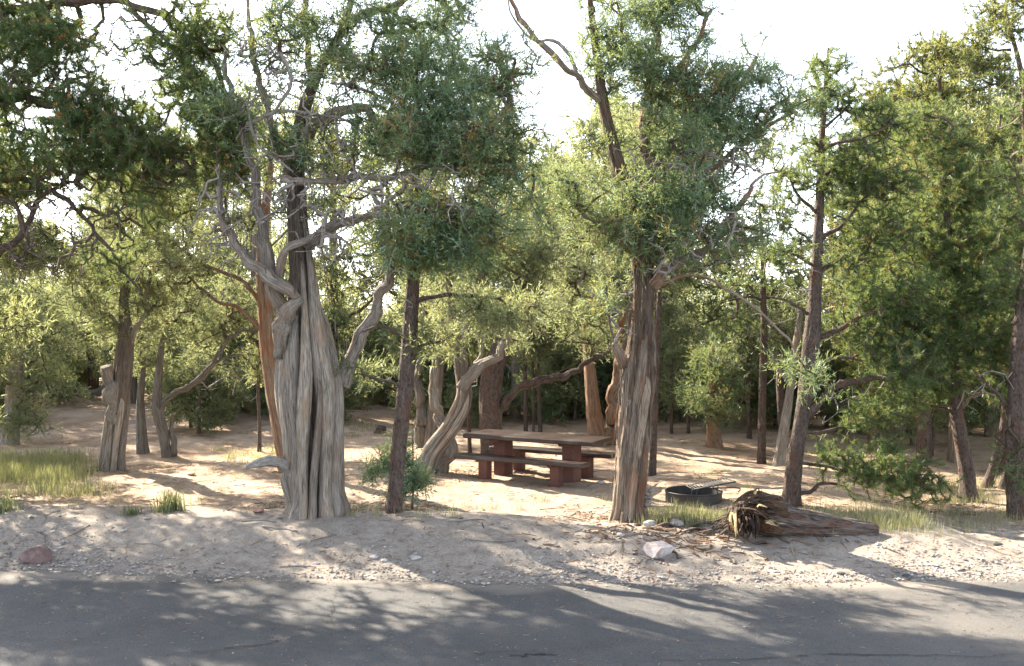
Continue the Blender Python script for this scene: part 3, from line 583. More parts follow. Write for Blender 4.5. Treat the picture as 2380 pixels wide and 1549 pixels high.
# E: the pale curved juniper behind the table's left end
g, d, tr = rooted([(985, 1102), (1008, 1045), (1048, 990), (1076, 930), (1074, 860), (1066, 800), (1052, 720), (1042, 650), (1050, 560), (1070, 480)], [27, 25, 23, 23, 22, 20, 13, 10, 8, 5])
build_tree('juniper_tree', 'curved juniper with a pale leaning forked trunk just left of the picnic table', g, tr,
           [limb([(1070, 905, -.1), (1098, 866, -.1), (1140, 838, -.1), (1175, 795, -.1), (1195, 740, -.1), (1215, 660, -.1), (1250, 600, -.1)], d, 15, 7),
            limb([(1064, 800, 0), (1085, 735, .1), (1100, 670, .1), (1135, 610, .1), (1160, 540, .1)], d, 15, 6), limb([(1098, 866, -.1), (1120, 820, .1), (1105, 770, .1)], d, 7, 4),
            limb([(1020, 1110, .2), (1040, 1050, .2), (1030, 990, .2), (1010, 930, .2), (1012, 850, .2)], d, 22, 10)],
           BL([(1070, 600, 0, 90, 60, 140), (1160, 560, 0, 90, 60, 150), (1240, 610, 0, 80, 50, 120), (1040, 520, .2, 90, 60, 110), (1010, 690, .2, 40, 40, 40), (1260, 690, 0, 60, 40, 60), (1130, 480, .3, 110, 60, 140), (1200, 790, .2, 40, 40, 24), (1200, 690, -.2, 60, 40, 60)], d, 1.1),
           BL([(1205, 730, -.15, 45, 45, 36), (1150, 660, -.1, 110, 60, 50), (1110, 760, -.1, 60, 40, 16), (1220, 640, 0, 60, 50, 20)], d, 1, .4), 'juniper', ('silver_bark', 'olive_leaf'), 15, None, ((5, .3, .7), (13, .2, .6)), 64, None, None, 1.6, core=.8, strands=[(-72, .3, 0, 2.3), (-25, .27, 0, 2.5), (22, .3, 0, 2.1), (68, .3, 0, 2.4), (150, .3, 0, 2.2), (220, .3, 0, 2.2)])
# F: dark tree behind the table with the bent limb
g, d, tr = rooted([(1145, 1064), (1142, 1000), (1140, 920), (1147, 860), (1168, 800), (1192, 740), (1225, 660), (1250, 600), (1265, 520)], [29, 28, 28, 26, 22, 19, 15, 11, 7])
build_tree('juniper_tree', 'dark-trunked tree behind the picnic table with one long bent limb reaching right', g, tr,
           [limb([(1158, 955), (1190, 915, -.1), (1230, 893, -.1), (1275, 885, -.1), (1320, 868, -.1), (1360, 845, -.1), (1405, 828, -.1)], d, 12, 6), limb([(1230, 650), (1250, 610), (1300, 610), (1360, 630)], d, 8, 3), limb([(1190, 745), (1150, 760), (1120, 740)], d, 5, 2)],
           BL([(1400, 800, .3, 50, 35, 40), (1330, 620, .2, 90, 60, 110), (1270, 540, .2, 110, 70, 140), (1380, 690, .3, 70, 60, 80), (1290, 440, .2, 110, 60, 130), (1250, 700, .2, 70, 50, 70), (1350, 760, .2, 60, 40, 50)], d, 1.1), BL([(1330, 650, 0, 100, 50, 44), (1250, 770, 0, 60, 30, 12)], d, 1, .4),
           'juniper', ('pine_bark', 'olive_leaf'), 17, None, ((9, .12, .7), (21, .1, .6)), 48, None, None, 1.6, twist=0)
# G: grey snag pair
g, d, tr = rooted([(1000, 1046), (1008, 960), (1016, 880), (1022, 800), (1036, 730), (1040, 680)], [17, 16, 15, 14, 11, 6])
build_tree('juniper_tree', 'weathered grey twin-stemmed juniper behind the curved pale one', g, tr, [limb([(985, 1040, .1), (978, 960, .1), (968, 880, .1), (975, 830, .1)], d, 20, 5)], BL([(1010, 640, .3, 70, 60, 90), (960, 700, .4, 60, 60, 70), (1060, 640, .4, 60, 50, 60)], d), (), 'juniper', ('grey_bark', 'olive_leaf'), 19, None, ((5, .3, .7), (11, .15, .6)), 40, None, None, 1.5)
# H: red-brown twin trunk right of the table
g, d, tr = rooted([(1392, 1035), (1380, 960), (1372, 880), (1366, 800), (1362, 740), (1355, 660), (1350, 560)], [22, 19, 15, 12, 10, 8, 5])
build_tree('juniper_tree', 'reddish split-trunked juniper behind the right end of the picnic table', g, tr, [limb([(1412, 1035, .1), (1420, 960, .1), (1432, 880, .1), (1440, 810, .1), (1450, 720, .1)], d, 22, 7)],
           BL([(1350, 600, .2, 90, 70, 150), (1420, 690, .3, 60, 60, 80), (1330, 500, .3, 110, 70, 150), (1300, 660, .3, 70, 50, 60), (1400, 780, .3, 50, 40, 40)], d), BL([(1370, 680, 0, 70, 60, 24)], d, 1, .4), 'juniper', ('red_bark', 'olive_leaf'), 21, None, ((5, .3, .7), (11, .2, .6)), 40, None, None, 1.7)
# I: short stout juniper left with a sawn stub
g, d, tr = rooted([(260, 1092), (266, 1030), (274, 960), (282, 890), (288, 830), (292, 780), (288, 710), (290, 630), (285, 520)], [33, 30, 28, 27, 26, 22, 14, 11, 6])
build_tree('juniper_tree', 'stout tan juniper with a sawn-off stub, standing alone left of the big fluted trunk', g, tr, [limb([(268, 985, -.1), (256, 920, -.15), (251, 880, -.15), (249, 856, -.15)], d, 17, 14), limb([(300, 800), (316, 770), (335, 730), (345, 660)], d, 9, 4), limb([(290, 780), (260, 740), (215, 720), (170, 690)], d, 6, 3)],
           BL([(290, 640, .2, 110, 60, 170), (230, 700, .2, 80, 50, 100), (340, 720, .2, 60, 50, 80), (200, 560, .3, 110, 70, 160), (310, 500, .3, 120, 70, 180), (420, 560, .3, 90, 60, 110), (260, 760, .1, 50, 30, 40), (380, 470, -1, 120, 60, 150), (300, 400, -1.2, 130, 60, 140), (180, 610, -2.0, 110, 45, 130), (340, 600, -2.0, 90, 40, 90), (60, 560, -2.0, 100, 60, 150)], d, 1.2, .9), BL([(240, 780, 0, 60, 30, 14)], d, 1, .3), 'juniper', ('silver_bark', 'olive_leaf'), 23, None, ((5, .3, .7), (13, .2, .6)), 56, None, None, 2.1, core=.84, strands=[(-70, .3, 0, 1.6), (-22, .3, 0, 2.2), (28, .26, 0, 1.8), (72, .3, 0, 2.0), (180, .3, 0, 2)])
# J, K: small trunks in the sun
g, d, tr = rooted([(332, 1055), (328, 1000), (326, 950), (328, 900), (334, 850)], [14, 12, 10, 8, 5])
build_tree('juniper_tree', 'narrow grey leaning juniper stem in the sun right of the stout tan one', g, tr, (), BL([(350, 840, .3, 60, 50, 90), (330, 760, .4, 60, 60, 90)], d), (), 'juniper', ('grey_bark', 'olive_leaf'), 25, None, ((5, .2, .7),), 24, None, None, .8)
g, d, tr = rooted([(388, 1064), (380, 1010), (368, 960), (366, 910), (372, 840), (380, 760)], [11, 12, 13, 11, 8, 5])
build_tree('juniper_tree', 'small forked juniper with one long dark arm slanting up to the right', g, tr, [limb([(368, 955), (405, 915, -.1), (450, 890, -.1), (490, 850, -.1), (520, 800, -.1), (560, 770, -.1), (610, 770, -.1)], d, 9, 4), limb([(490, 850, -.1), (530, 830, -.1), (590, 825, -.1)], d, 4, 2), limb([(403, 1062, .05), (408, 1030, .05), (398, 1000, .05), (404, 960, .05)], d, 9, 4)],
           BL([(560, 730, .1, 110, 60, 150), (460, 770, .2, 90, 60, 120), (390, 740, .2, 70, 60, 90), (600, 850, .2, 50, 50, 50), (470, 680, .3, 120, 60, 130)], d), BL([(500, 870, 0, 90, 40, 26)], d, 1, .3), 'juniper', ('grey_bark', 'olive_leaf'), 27, None, ((5, .2, .7),), 24, None, None, .9)
# L: left-edge juniper
g, d, tr = rooted([(25, 1032), (30, 960), (34, 880), (36, 820), (28, 740), (10, 680), (25, 600), (40, 500)], [20, 19, 18, 17, 12, 9, 7, 5])
build_tree('juniper_tree', 'sunlit juniper with a split trunk at the far left edge above the bright grass', g, tr, [limb([(40, 830), (55, 760), (60, 700)], d, 10, 5), limb([(28, 980), (60, 985), (85, 975)], d, 4, 2)],
           BL([(60, 740, -.2, 70, 60, 130), (10, 880, -.3, 50, 50, 80), (80, 680, 0, 90, 60, 120), (20, 970, -.4, 60, 30, 70), (60, 990, -.4, 35, 22, 40), (130, 790, .3, 70, 60, 100), (-40, 740, 0, 80, 100, 140), (120, 880, .5, 60, 60, 80)], d, 1.1), (), 'juniper', ('silver_bark', 'olive_leaf'), 29, None, ((5, .3, .7), (11, .15, .6)), 40, None, None, .5, tint_bias=.12)
# V: brown trunk leaning behind A
g, d, tr = rooted([(668, 1098), (650, 1000), (634, 900), (622, 800), (616, 700), (610, 600), (618, 480), (630, 380)], [19, 18, 18, 19, 18, 15, 11, 7])
build_tree('juniper_tree', 'brown leaning trunk half hidden behind the left side of the huge fluted juniper', g, tr, [limb([(622, 780), (560, 720), (500, 700), (440, 640)], d, 6, 3), limb([(620, 720), (560, 650), (480, 620), (400, 560)], d, 6, 3), limb([(616, 650), (570, 590), (530, 520)], d, 6, 3)],
           BL([(480, 600, .2, 90, 60, 90), (540, 480, .2, 80, 60, 120), (430, 680, .3, 80, 40, 60), (470, 400, .2, 100, 60, 140), (600, 330, .2, 90, 60, 120)], d, 1, .8), BL([(520, 650, 0, 100, 60, 60), (560, 560, 0, 70, 60, 30)], d, 1, .3), 'juniper', ('red_bark', 'olive_leaf'), 31, None, ((7, .15, .7),), 32, None, None, 1.5)
# M: the tall pine on the right
g, d, tr = rooted([(1838, 1176), (1843, 1110), (1850, 1050), (1862, 985), (1876, 890), (1886, 800), (1893, 700), (1899, 600), (1905, 480), (1909, 350), (1917, 230), (1925, 112)], [22, 20, 19, 17, 19, 21, 16, 13, 10, 8, 6, 2])
M_limbs = [limb([(1868, 975), (1910, 930, -.1), (1960, 895, -.2), (2050, 880, -.3), (2130, 840, -.3)], d, 12, 4), limb([(1838, 1150), (1880, 1145, -.1), (1905, 1125, -.2), (1945, 1128, -.2)], d, 7, 3), limb([(1850, 1075), (1920, 1085, -.2), (2000, 1100, -.3), (2080, 1110, -.3)], d, 5, 2),
           limb([(1885, 800), (1940, 770, -.1), (2000, 740, -.2), (2080, 700, -.2)], d, 8, 3), limb([(1897, 640), (1950, 600, 0), (2010, 570, 0), (2070, 530, 0)], d, 7, 3), limb([(1901, 560), (1960, 520), (2000, 470), (2040, 440)], d, 6, 2.5), limb([(1903, 500), (1850, 450), (1830, 400)], d, 4, 2),
           limb([(1907, 420), (1960, 380), (2010, 350), (2060, 320)], d, 5, 2), limb([(1890, 740), (1830, 700), (1790, 690)], d, 4, 2), limb([(1895, 620), (1840, 590), (1790, 600)], d, 4, 2), limb([(1912, 300), (1950, 270), (1980, 240)], d, 4, 1.5), limb([(1890, 850), (1950, 830), (2020, 840)], d, 5, 2), limb([(1909, 350), (1950, 330, -.3), (2010, 320, -.5), (2070, 290, -.5)], d, 5, 2),
           limb([(1858, 1010), (1930, 1000), (2010, 985), (2080, 960)], d, 5, 2)]
M_bl = BL([(1925, 175, 0, 32, 60, 90), (1920, 240, 0, 50, 30, 70), (2010, 260, 0, 55, 40, 50), (2060, 290, 0, 60, 40, 70), (2000, 380, 0, 90, 50, 140), (2060, 440, 0, 80, 50, 110), (1960, 450, 0, 60, 60, 80), (2050, 540, 0, 90, 50, 130), (1850, 420, 0, 50, 50, 60), (2080, 680, -.1, 110, 50, 150),
           (1990, 600, 0, 70, 40, 60), (2040, 1090, -.3, 90, 50, 160), (1960, 1060, -.2, 60, 40, 60), (2130, 1120, -.2, 60, 40, 90), (2090, 860, -.2, 100, 50, 130), (1810, 600, 0, 60, 40, 40), (2030, 960, 0, 90, 40, 90), (2000, 760, 0, 80, 40, 70), (1870, 330, 0, 40, 30, 20), (1960, 330, 0, 50, 30, 40)], d, 1.8, .55)
build_tree('pine_tree', 'tall dark pine with a pointed top and a leaning trunk right behind the fallen log', g, tr, M_limbs, M_bl, BL([(1950, 720, 0, 80, 90, 40), (1960, 930, 0, 80, 40, 20), (1850, 640, 0, 60, 80, 20)], d, 1, .4), 'pine', ('pine_bark', 'pine_leaf'), 33, None, ((7, .12, .7), (19, .1, .6)), 40, dict(nn=42, ll=.082, lw=.0075), None, 2, cone_p=.1, sig=.13, twist=0, tint_bias=.05)
# N: right pine with orange cones
g, d, tr = rooted([(2252, 1166), (2248, 1110), (2235, 1030), (2222, 950), (2216, 860), (2212, 780), (2210, 680), (2205, 560), (2195, 440), (2190, 330)], [22, 18, 16, 15, 13, 12, 10, 8, 6, 3])
N_limbs = [limb([(2218, 900), (2150, 870, -.2), (2080, 850, -.3), (2010, 830, -.4)], d, 7, 3), limb([(2214, 800), (2130, 760, -.2), (2060, 740, -.4), (1990, 740, -.5)], d, 7, 3), limb([(2210, 700), (2130, 660, -.3), (2080, 640, -.4)], d, 7, 3), limb([(2210, 680), (2280, 640), (2340, 620)], d, 7, 3), limb([(2214, 820), (2290, 790), (2350, 780)], d, 6, 3),
           limb([(2205, 560), (2130, 520), (2070, 500)], d, 6, 2), limb([(2200, 500), (2260, 450), (2310, 420)], d, 5, 2), limb([(2222, 960), (2160, 940), (2100, 930)], d, 5, 2)]
N_bl = BL([(2060, 720, -.4, 90, 60, 220), (2170, 700, -.3, 100, 60, 230), (2090, 830, -.3, 110, 60, 240), (2210, 800, -.2, 100, 60, 220), (2280, 680, 0, 90, 70, 200), (2310, 800, 0, 80, 60, 170), (2210, 600, 0, 90, 60, 180), (2120, 560, 0, 80, 60, 140), (2200, 470, 0, 90, 60, 150), (2290, 540, 0, 70, 60, 130), (2200, 890, 0, 110, 40, 130), (2110, 930, 0, 80, 30, 80), (2195, 370, 0, 80, 60, 150), (2150, 300, .3, 90, 60, 130), (2280, 440, .2, 80, 60, 130), (2340, 900, 0, 60, 50, 80), (2010, 800, -.4, 50, 40, 70)], d, 2.0, .6)
build_tree('pine_tree', 'bushy dark pine with many orange cones and a bare leaning trunk on the right', g, tr, N_limbs, N_bl, BL([(2240, 930, 0, 80, 30, 20)], d, 1, .4), 'pine', ('pine_bark', 'pine_leaf'), 35, None, ((7, .12, .7),), 36, dict(nn=42, ll=.082, lw=.0075), None, 2.2, cone_p=.25, sig=.13, twist=0, tint_bias=.08)
# O, P: right edge trunks
g, d, tr = rooted([(2368, 1200), (2362, 1100), (2362, 1000), (2368, 900), (2372, 800), (2380, 700), (2390, 560), (2385, 400), (2378, 220)], [26, 24, 24, 24, 21, 16, 10, 7, 3])
build_tree('pine_tree', 'thick dark pine trunk at the right edge of the picture', g, tr, [limb([(2362, 960), (2300, 900), (2260, 860)], d, 5, 2)], BL([(2380, 700, .3, 80, 70, 130), (2345, 640, -.1, 70, 60, 130), (2360, 500, 0, 80, 70, 160), (2330, 380, .2, 80, 70, 130), (2370, 250, .3, 70, 80, 120), (2360, 1090, -.4, 30, 50, 50), (2440, 800, 0, 60, 100, 130), (2430, 560, 0, 90, 80, 150)], d), BL([(2320, 900, 0, 50, 50, 14)], d, 1, .3), 'pine', ('pine_bark', 'pine_leaf'), 37, None, ((7, .15, .7),), 36, dict(nn=42, ll=.082, lw=.0075), None, 2.2, cone_p=.2, twist=0)
for k, (pts, rs) in enumerate([([(2294, 1133), (2312, 1070), (2328, 1010), (2336, 940), (2330, 840)], [11, 9, 8, 7, 5]), ([(2328, 1136), (2345, 1080), (2352, 1020), (2350, 920)], [8, 7, 6, 4])]):
    g, d, tr = rooted(pts, rs); build_tree('pine_tree', ['dark leaning pine stem right of the bare pine trunk', 'thinner dark leaning pine stem beside the right-edge trunk'][k], g, tr, (), BL([(2310 + 30 * k, 860, .3, 70, 50, 110), (2300 + 40 * k, 780, .4, 80, 50, 110)], d), (), 'pine', ('pine_bark', 'pine_leaf'), 39 + k, None, (), 16, dict(nn=30), None, 1.5, twist=0)
# Q, R, S
g, d, tr = rooted([(1770, 1078), (1771, 980), (1773, 880), (1776, 780), (1774, 680), (1772, 580), (1765, 480)], [10, 9, 9, 8, 7, 5, 3])
build_tree('pine_tree', 'straight thin pine stem standing left of the pale broken snag', g, tr, [limb([(1774, 800), (1800, 840), (1830, 880)], d, 4, 2), limb([(1774, 700), (1740, 690), (1690, 700)], d, 3, 2)], BL([(1760, 560, .1, 70, 60, 110), (1740, 650, .1, 70, 40, 80), (1800, 680, .1, 50, 40, 50), (1770, 480, .1, 50, 50, 70), (1720, 760, .1, 60, 40, 50)], d), BL([(1780, 780, 0, 60, 60, 20)], d, 1, .3), 'pine', ('pine_bark', 'pine_leaf'), 43, None, (), 20, dict(nn=42, ll=.082, lw=.0075), None, 1.5, twist=0)
g, d, tr = rooted([(1810, 1082), (1822, 1000), (1834, 920), (1846, 830), (1856, 760), (1862, 712)], [14, 12, 10, 9, 8, 4])
build_tree('snag', 'pale barkless broken snag leaning behind the tall right pine', g, tr, [limb([(1815, 1060), (1800, 1068), (1795, 1082)], d, 7, 5), limb([(1835, 900), (1812, 860), (1790, 820)], d, 4, 2)], (), (), 'juniper', ('silver_bark', 'olive_leaf'), 45, None, ((5, .25, .7),), 24, None, 'dead tree', 1)
g, d, tr = rooted([(1660, 1038), (1655, 980), (1652, 930), (1655, 870), (1658, 800)], [19, 14, 11, 8, 4])
build_tree('young_juniper', 'short green juniper with a stout reddish foot beyond the fire ring', g, tr, [limb([(1655, 940), (1620, 920), (1600, 930)], d, 4, 2), limb([(1655, 920), (1700, 900), (1720, 920)], d, 4, 2)], BL([(1665, 850, 0, 50, 60, 150), (1630, 920, -.1, 50, 35, 80), (1700, 930, -.1, 45, 35, 80), (1668, 960, -.2, 35, 30, 50)], d), (), 'juniper', ('red_bark', 'juniper_leaf'), 47, None, ((5, .25, .7),), 28, None, None, .6)
# thin stems by trunk B and slim stems behind the table
slim = [([(1516, 1105), (1520, 1000), (1524, 880), (1530, 760), (1534, 640)], [9, 8, 8, 7, 5], 'thin dark stem just right of the shaggy juniper'), ([(1092, 1056), (1090, 980), (1088, 900), (1086, 800)], [5, 5, 4, 3], 'thin dark stem seen past the left end of the table top'),
        ([(1222, 1003), (1222, 940), (1220, 860), (1218, 760)], [5, 5, 5, 3], 'slim stem behind the table, leftmost of the trio right of the dark trunk'), ([(1240, 1004), (1240, 950), (1238, 880), (1240, 800)], [3, 3, 3, 2], 'thinnest stem of the trio behind the table'), ([(1256, 1006), (1254, 940), (1252, 860), (1250, 760)], [5, 5, 4, 3], 'slim stem behind the table, rightmost of the trio'),
        ([(1742, 1020), (1740, 960), (1738, 900), (1740, 820)], [6, 5, 5, 3], 'slim dark stem between the short green juniper and the straight thin pine'), ([(1560, 1010), (1562, 950), (1560, 880)], [4, 4, 3], 'little dark stem right of the shaggy juniper in the far thicket'), ([(1600, 1008), (1600, 950), (1602, 890)], [4, 4, 3], 'little dark stem left of the short green juniper in the far thicket'),
        ([(603, 1050), (603, 980), (600, 900), (604, 820)], [5, 4, 4, 3], 'thin dark stem left of the brown leaning trunk'), ([(2160, 1060), (2165, 1000), (2160, 930)], [9, 8, 6], 'dark pine stem behind the low bough on the right'), ([(1945, 1005), (1948, 950), (1944, 900)], [7, 6, 5], 'dark stem behind the tall right pine'), ([(1820, 1040), (1816, 960), (1812, 880), (1815, 800)], [10, 9, 8, 5], 'brown stem just behind the pale snag')]
for k, (pts, rs, lab) in enumerate(slim):
    g, d, tr = rooted(pts, rs); q = pts[-1]
    build_tree('slim_tree', lab, g, tr, (), BL([(q[0], q[1], .1, 55, 60, 90), (q[0] + 10, q[1] - 80, .2, 60, 60, 90)], d, 1, .5), BL([(q[0], q[1] + 60, 0, 35, 50, 14)], d, 1, .25), 'juniper', ('pine_bark', 'olive_leaf'), 60 + k, None, (), 10, dict(ntw=6, nl=6, ll=.07, lw=.02), None, .5, twist=0)
# T: tall sunny pines on the right
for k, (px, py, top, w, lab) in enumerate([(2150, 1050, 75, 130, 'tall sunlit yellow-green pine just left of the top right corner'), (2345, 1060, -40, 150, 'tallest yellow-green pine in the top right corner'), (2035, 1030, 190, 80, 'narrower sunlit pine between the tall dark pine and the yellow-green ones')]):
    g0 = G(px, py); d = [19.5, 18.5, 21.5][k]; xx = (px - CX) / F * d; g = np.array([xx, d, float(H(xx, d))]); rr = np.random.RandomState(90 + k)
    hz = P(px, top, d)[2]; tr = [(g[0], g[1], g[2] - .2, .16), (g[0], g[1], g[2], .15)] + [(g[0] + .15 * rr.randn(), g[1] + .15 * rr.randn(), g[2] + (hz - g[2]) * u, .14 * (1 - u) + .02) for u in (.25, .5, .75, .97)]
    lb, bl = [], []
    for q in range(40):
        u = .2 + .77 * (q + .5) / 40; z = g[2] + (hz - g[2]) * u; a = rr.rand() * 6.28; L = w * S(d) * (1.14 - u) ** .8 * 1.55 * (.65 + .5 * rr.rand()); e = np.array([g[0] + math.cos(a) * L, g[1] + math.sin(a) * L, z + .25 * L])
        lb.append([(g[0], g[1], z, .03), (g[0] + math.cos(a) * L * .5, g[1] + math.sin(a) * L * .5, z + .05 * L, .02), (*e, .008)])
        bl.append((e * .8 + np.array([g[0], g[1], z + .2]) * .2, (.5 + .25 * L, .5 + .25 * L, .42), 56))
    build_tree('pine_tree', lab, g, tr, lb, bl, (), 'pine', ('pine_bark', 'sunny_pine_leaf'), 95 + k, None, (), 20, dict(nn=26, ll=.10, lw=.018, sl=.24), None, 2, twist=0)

# ------------------------------------------------------------------ the woodland behind: a few grown trees, copied
def proto_juniper(seed, h, lm, bark, slim=1.0):
    r = np.random.RandomState(seed); lean = r.randn(2) * .25
    tr = [(0, 0, -.25, .17), (0, 0, 0, .15), (lean[0] * .3, lean[1] * .3, h * .2, .12), (lean[0], lean[1], h * .45, .09), (lean[0] * .8, lean[1] * .8, h * .75, .05), (lean[0] * .7, lean[1] * .7, h * .96, .015)]
    lb, bl = [], []
    for k in range(11):
        u = .10 + .78 * (k + r.rand()) / 11; a = k * 2.4 + r.rand(); L = slim * (1.5 * math.sin(math.pi * min(1, u * .9 + .12)) + .35) * (.75 + .5 * r.rand()) * h / 6
        p = np.array([lean[0] * u, lean[1] * u, h * u]); e = p + np.array([math.cos(a) * L, math.sin(a) * L, L * (.35 + .5 * r.rand())])
        lb.append([(*p, .05 * (1.1 - u)), (*(p * .5 + e * .5 + r.randn(3) * .1), .03 * (1.1 - u) + .004), (*e, .008)])
        bl.append((e, (.55 * slim, .55 * slim, .45), 48)); bl.append(((p + e) / 2 + np.array([0, 0, .2]), (.5 * slim, .5 * slim, .35), 24))
    
    bl += [(np.array([math.cos(q) * 1.0 * slim, math.sin(q) * 1.0 * slim, h * (.14 + .1 * r.rand())]), (.5, .5, .4), 26) for q in r.rand(4) * 6.28]
    bl.append((np.array([lean[0] * .7, lean[1] * .7, h * .9]), (.5 * slim, .5 * slim, h * .1), 50))
    dead = [(np.array([lean[0] * .5, lean[1] * .5, h * .28]), (.9, .9, h * .12), 36)]
    return build_tree('juniper_tree', 'x', np.zeros(3), tr, lb, bl, dead, 'juniper', (bark, lm), seed, None, ((5, .25, .7),), 14, dict(ntw=6, nl=6, tl=.2, ll=.085, lw=.026), None, h * .15, sig=.15)
def proto_pine(seed, h, lm):
    r = np.random.RandomState(seed)
    tr = [(0, 0, -.25, .14), (0, 0, 0, .12), (.1 * r.randn(), .1 * r.randn(), h * .4, .09), (.1 * r.randn(), .1 * r.randn(), h * .75, .05), (0, 0, h, .01)]
    lb, bl = [], []
    for k in range(18):
        u = .22 + .75 * (k + .5) / 18; a = k * 2.4 + r.rand(); L = (1.15 - u) * 1.9 * (.7 + .5 * r.rand()) * h / 7; p = np.array([0, 0, h * u]); e = p + np.array([math.cos(a) * L, math.sin(a) * L, L * .25])
        lb.append([(*p, .03 * (1.2 - u)), (*(p * .5 + e * .5 - np.array([0, 0, .05])), .018 * (1.2 - u)), (*e, .006)]); bl.append((p * .25 + e * .75, (.4 + .22 * L, .4 + .22 * L, .33), 40))
    dead = [(np.array([0, 0, h * .2]), (.8, .8, h * .1), 30)]
    return build_tree('pine_tree', 'x', np.zeros(3), tr, lb, bl, dead, 'pine', ('pine_bark', lm), seed, None, (), 12, dict(nn=20, ll=.095, lw=.02, sl=.2), None, h * .15, twist=0)
def proto_bush(seed, h, lm):
    r = np.random.RandomState(seed); tr = [(0, 0, -.15, .05), (0, 0, 0, .045), (.05, .03, h * .5, .03), (0, 0, h * .95, .008)]
    bl = [(np.array([.45 * h * math.cos(q) * r.rand(), .45 * h * math.sin(q) * r.rand(), h * (.18 + .5 * r.rand())]), (.22 * h, .22 * h, .2 * h), 40) for q in r.rand(8) * 6.28] + [(np.array([0, 0, h * .8]), (.15 * h, .15 * h, .2 * h), 40)]
    return build_tree('juniper_bush', 'x', np.zeros(3), tr, [], bl, (), 'juniper', ('twig', lm), seed, None, (), 8, dict(ntw=6, nl=6, tl=.18, ll=.075, lw=.022), 'bush', .1, sig=.12)
protos = [proto_juniper(201, 6.0, 'olive_leaf', 'juniper_bark'), proto_juniper(202, 6.6, 'olive_leaf', 'grey_bark', .85), proto_juniper(203, 5.6, 'olive_leaf', 'silver_bark', 1.1), proto_juniper(204, 6.4, 'juniper_leaf', 'juniper_bark'), proto_pine(205, 7.0, 'sunny_pine_leaf'), proto_pine(206, 6.6, 'pine_leaf'), proto_bush(207, 1.9, 'olive_leaf'), proto_bush(208, 1.7, 'juniper_leaf')]
hts = [6.0, 6.6, 5.6, 6.4, 7.0, 6.6]
def dup(root, loc, rz, sc, label, group):
    c = root.copy(); COL.objects.link(c); c.location = loc; c.rotation_euler = (0, 0, rz); c.scale = (sc, sc, sc); c['label'] = label; c['group'] = group
    for ch in list(root.children):
        k = ch.copy(); COL.objects.link(k); k.parent = c
    return c
def zone(px):
    for lim, s in ((180, 'behind the bright grass at the left edge'), (330, 'behind the stout tan juniper'), (400, 'by the narrow grey leaning stem'), (470, 'under the long slanting arm of the forked juniper'), (560, 'beside the thin stem left of the brown leaning trunk'), (640, 'behind the brown leaning trunk'), (830, 'behind the huge fluted juniper'), (1060, 'behind the slim dark tree left of the table'),
                   (1200, 'behind the left half of the picnic table'), (1330, 'behind the right half of the picnic table'), (1560, 'behind the shaggy juniper'), (1640, 'left of the short reddish-footed juniper'), (1740, 'right of the short reddish-footed juniper'), (1850, 'behind the pale broken snag'), (2120, 'behind the tall dark pine'), (9999, 'behind the bushy right-hand pine')):
        if px < lim: return s
top_x = [-400, 0, 200, 430, 600, 800, 1000, 1100, 1300, 1400, 1600, 1720, 1800, 1960, 2040, 2150, 2380, 2800]
top_y = [240, 240, 330, 330, 250, 130, 90, 140, 130, 170, 250, 400, 430, 380, 290, 200, 100, 100]
r = np.random.RandomState(77); placed = []; shapes = {0: 'olive sunlit juniper', 1: 'slender olive juniper', 2: 'broad pale-stemmed juniper', 3: 'green juniper', 4: 'yellow-green pine', 5: 'dark pine'}
seen = set(); tries = 0
keepout = [(.43, 17.4, 3.4), (3.0, 15.0, 3.5)]
while len(placed) < 78 and tries < 9000:
    tries += 1; y = (23 + 12 * r.rand()) if len(placed) < 36 else (21 + 25 * r.rand() ** .8); x = r.uniform(-.66, .66) * (y + 3)
    px = CX + F * x / y; gpy = 734 + F * (2.88 - float(H(x, y))) / y
    if len(placed) < 36 and (y > 34 or (px < 1560 and y < 29 and r.rand() < .75)): continue
    # open sandy floor: no trunks on the clearings the photograph shows
    lim = np.interp(px, [0, 100, 180, 320, 420, 640, 820, 1000, 1330, 1450, 1700, 1850, 2380], [1020, 960, 935, 940, 1015, 1030, 985, 1000, 990, 1000, 1008, 1010, 1075])
    if gpy > lim: continue
    if any((x - a) ** 2 + (y - b_) ** 2 < (1.1 + .008 * y) ** 2 for a, b_ in placed): continue
    want = np.interp(px, top_x, top_y) + (r.uniform(-40, 120) if len(placed) < 36 else r.uniform(230, 460)); hz = (CAMZ + y * (V0 - want) / F) - float(H(x, y))
    k = r.choice([0, 1, 2, 3, 4, 5], p=[.29, .2, .17, .1, .15, .09]) if px < 1850 else r.choice([0, 1, 3, 4, 5], p=[.2, .15, .1, .35, .2])
    sc = float(np.clip(hz / hts[k], .42, 1.6)); placed.append((x, y))
    lab = shapes[k] + ' standing ' + zone(px); loc = (x, y, float(H(x, y)))
    dup(protos[k], loc, r.rand() * 6.28, sc, lab, lab)
shade_spots = [(-9.2, 15.4, .95, 1), (-10.5, 17.5, 1.05, 0), (-12.6, 14.8, 1.0, 3), (9.3, 15.2, 1.0, 5), (11.5, 18, 1.1, 4), (8.6, 19.5, 1.0, 3)]
for x, y, sc, k in shade_spots:
    lab = shapes[k] + ' just outside the frame, ' + ('left' if x < 0 else 'right'); dup(protos[k], (x, y, float(H(x, y))), r.rand() * 6.28, sc, lab, lab)
nb = 0; tries = 0
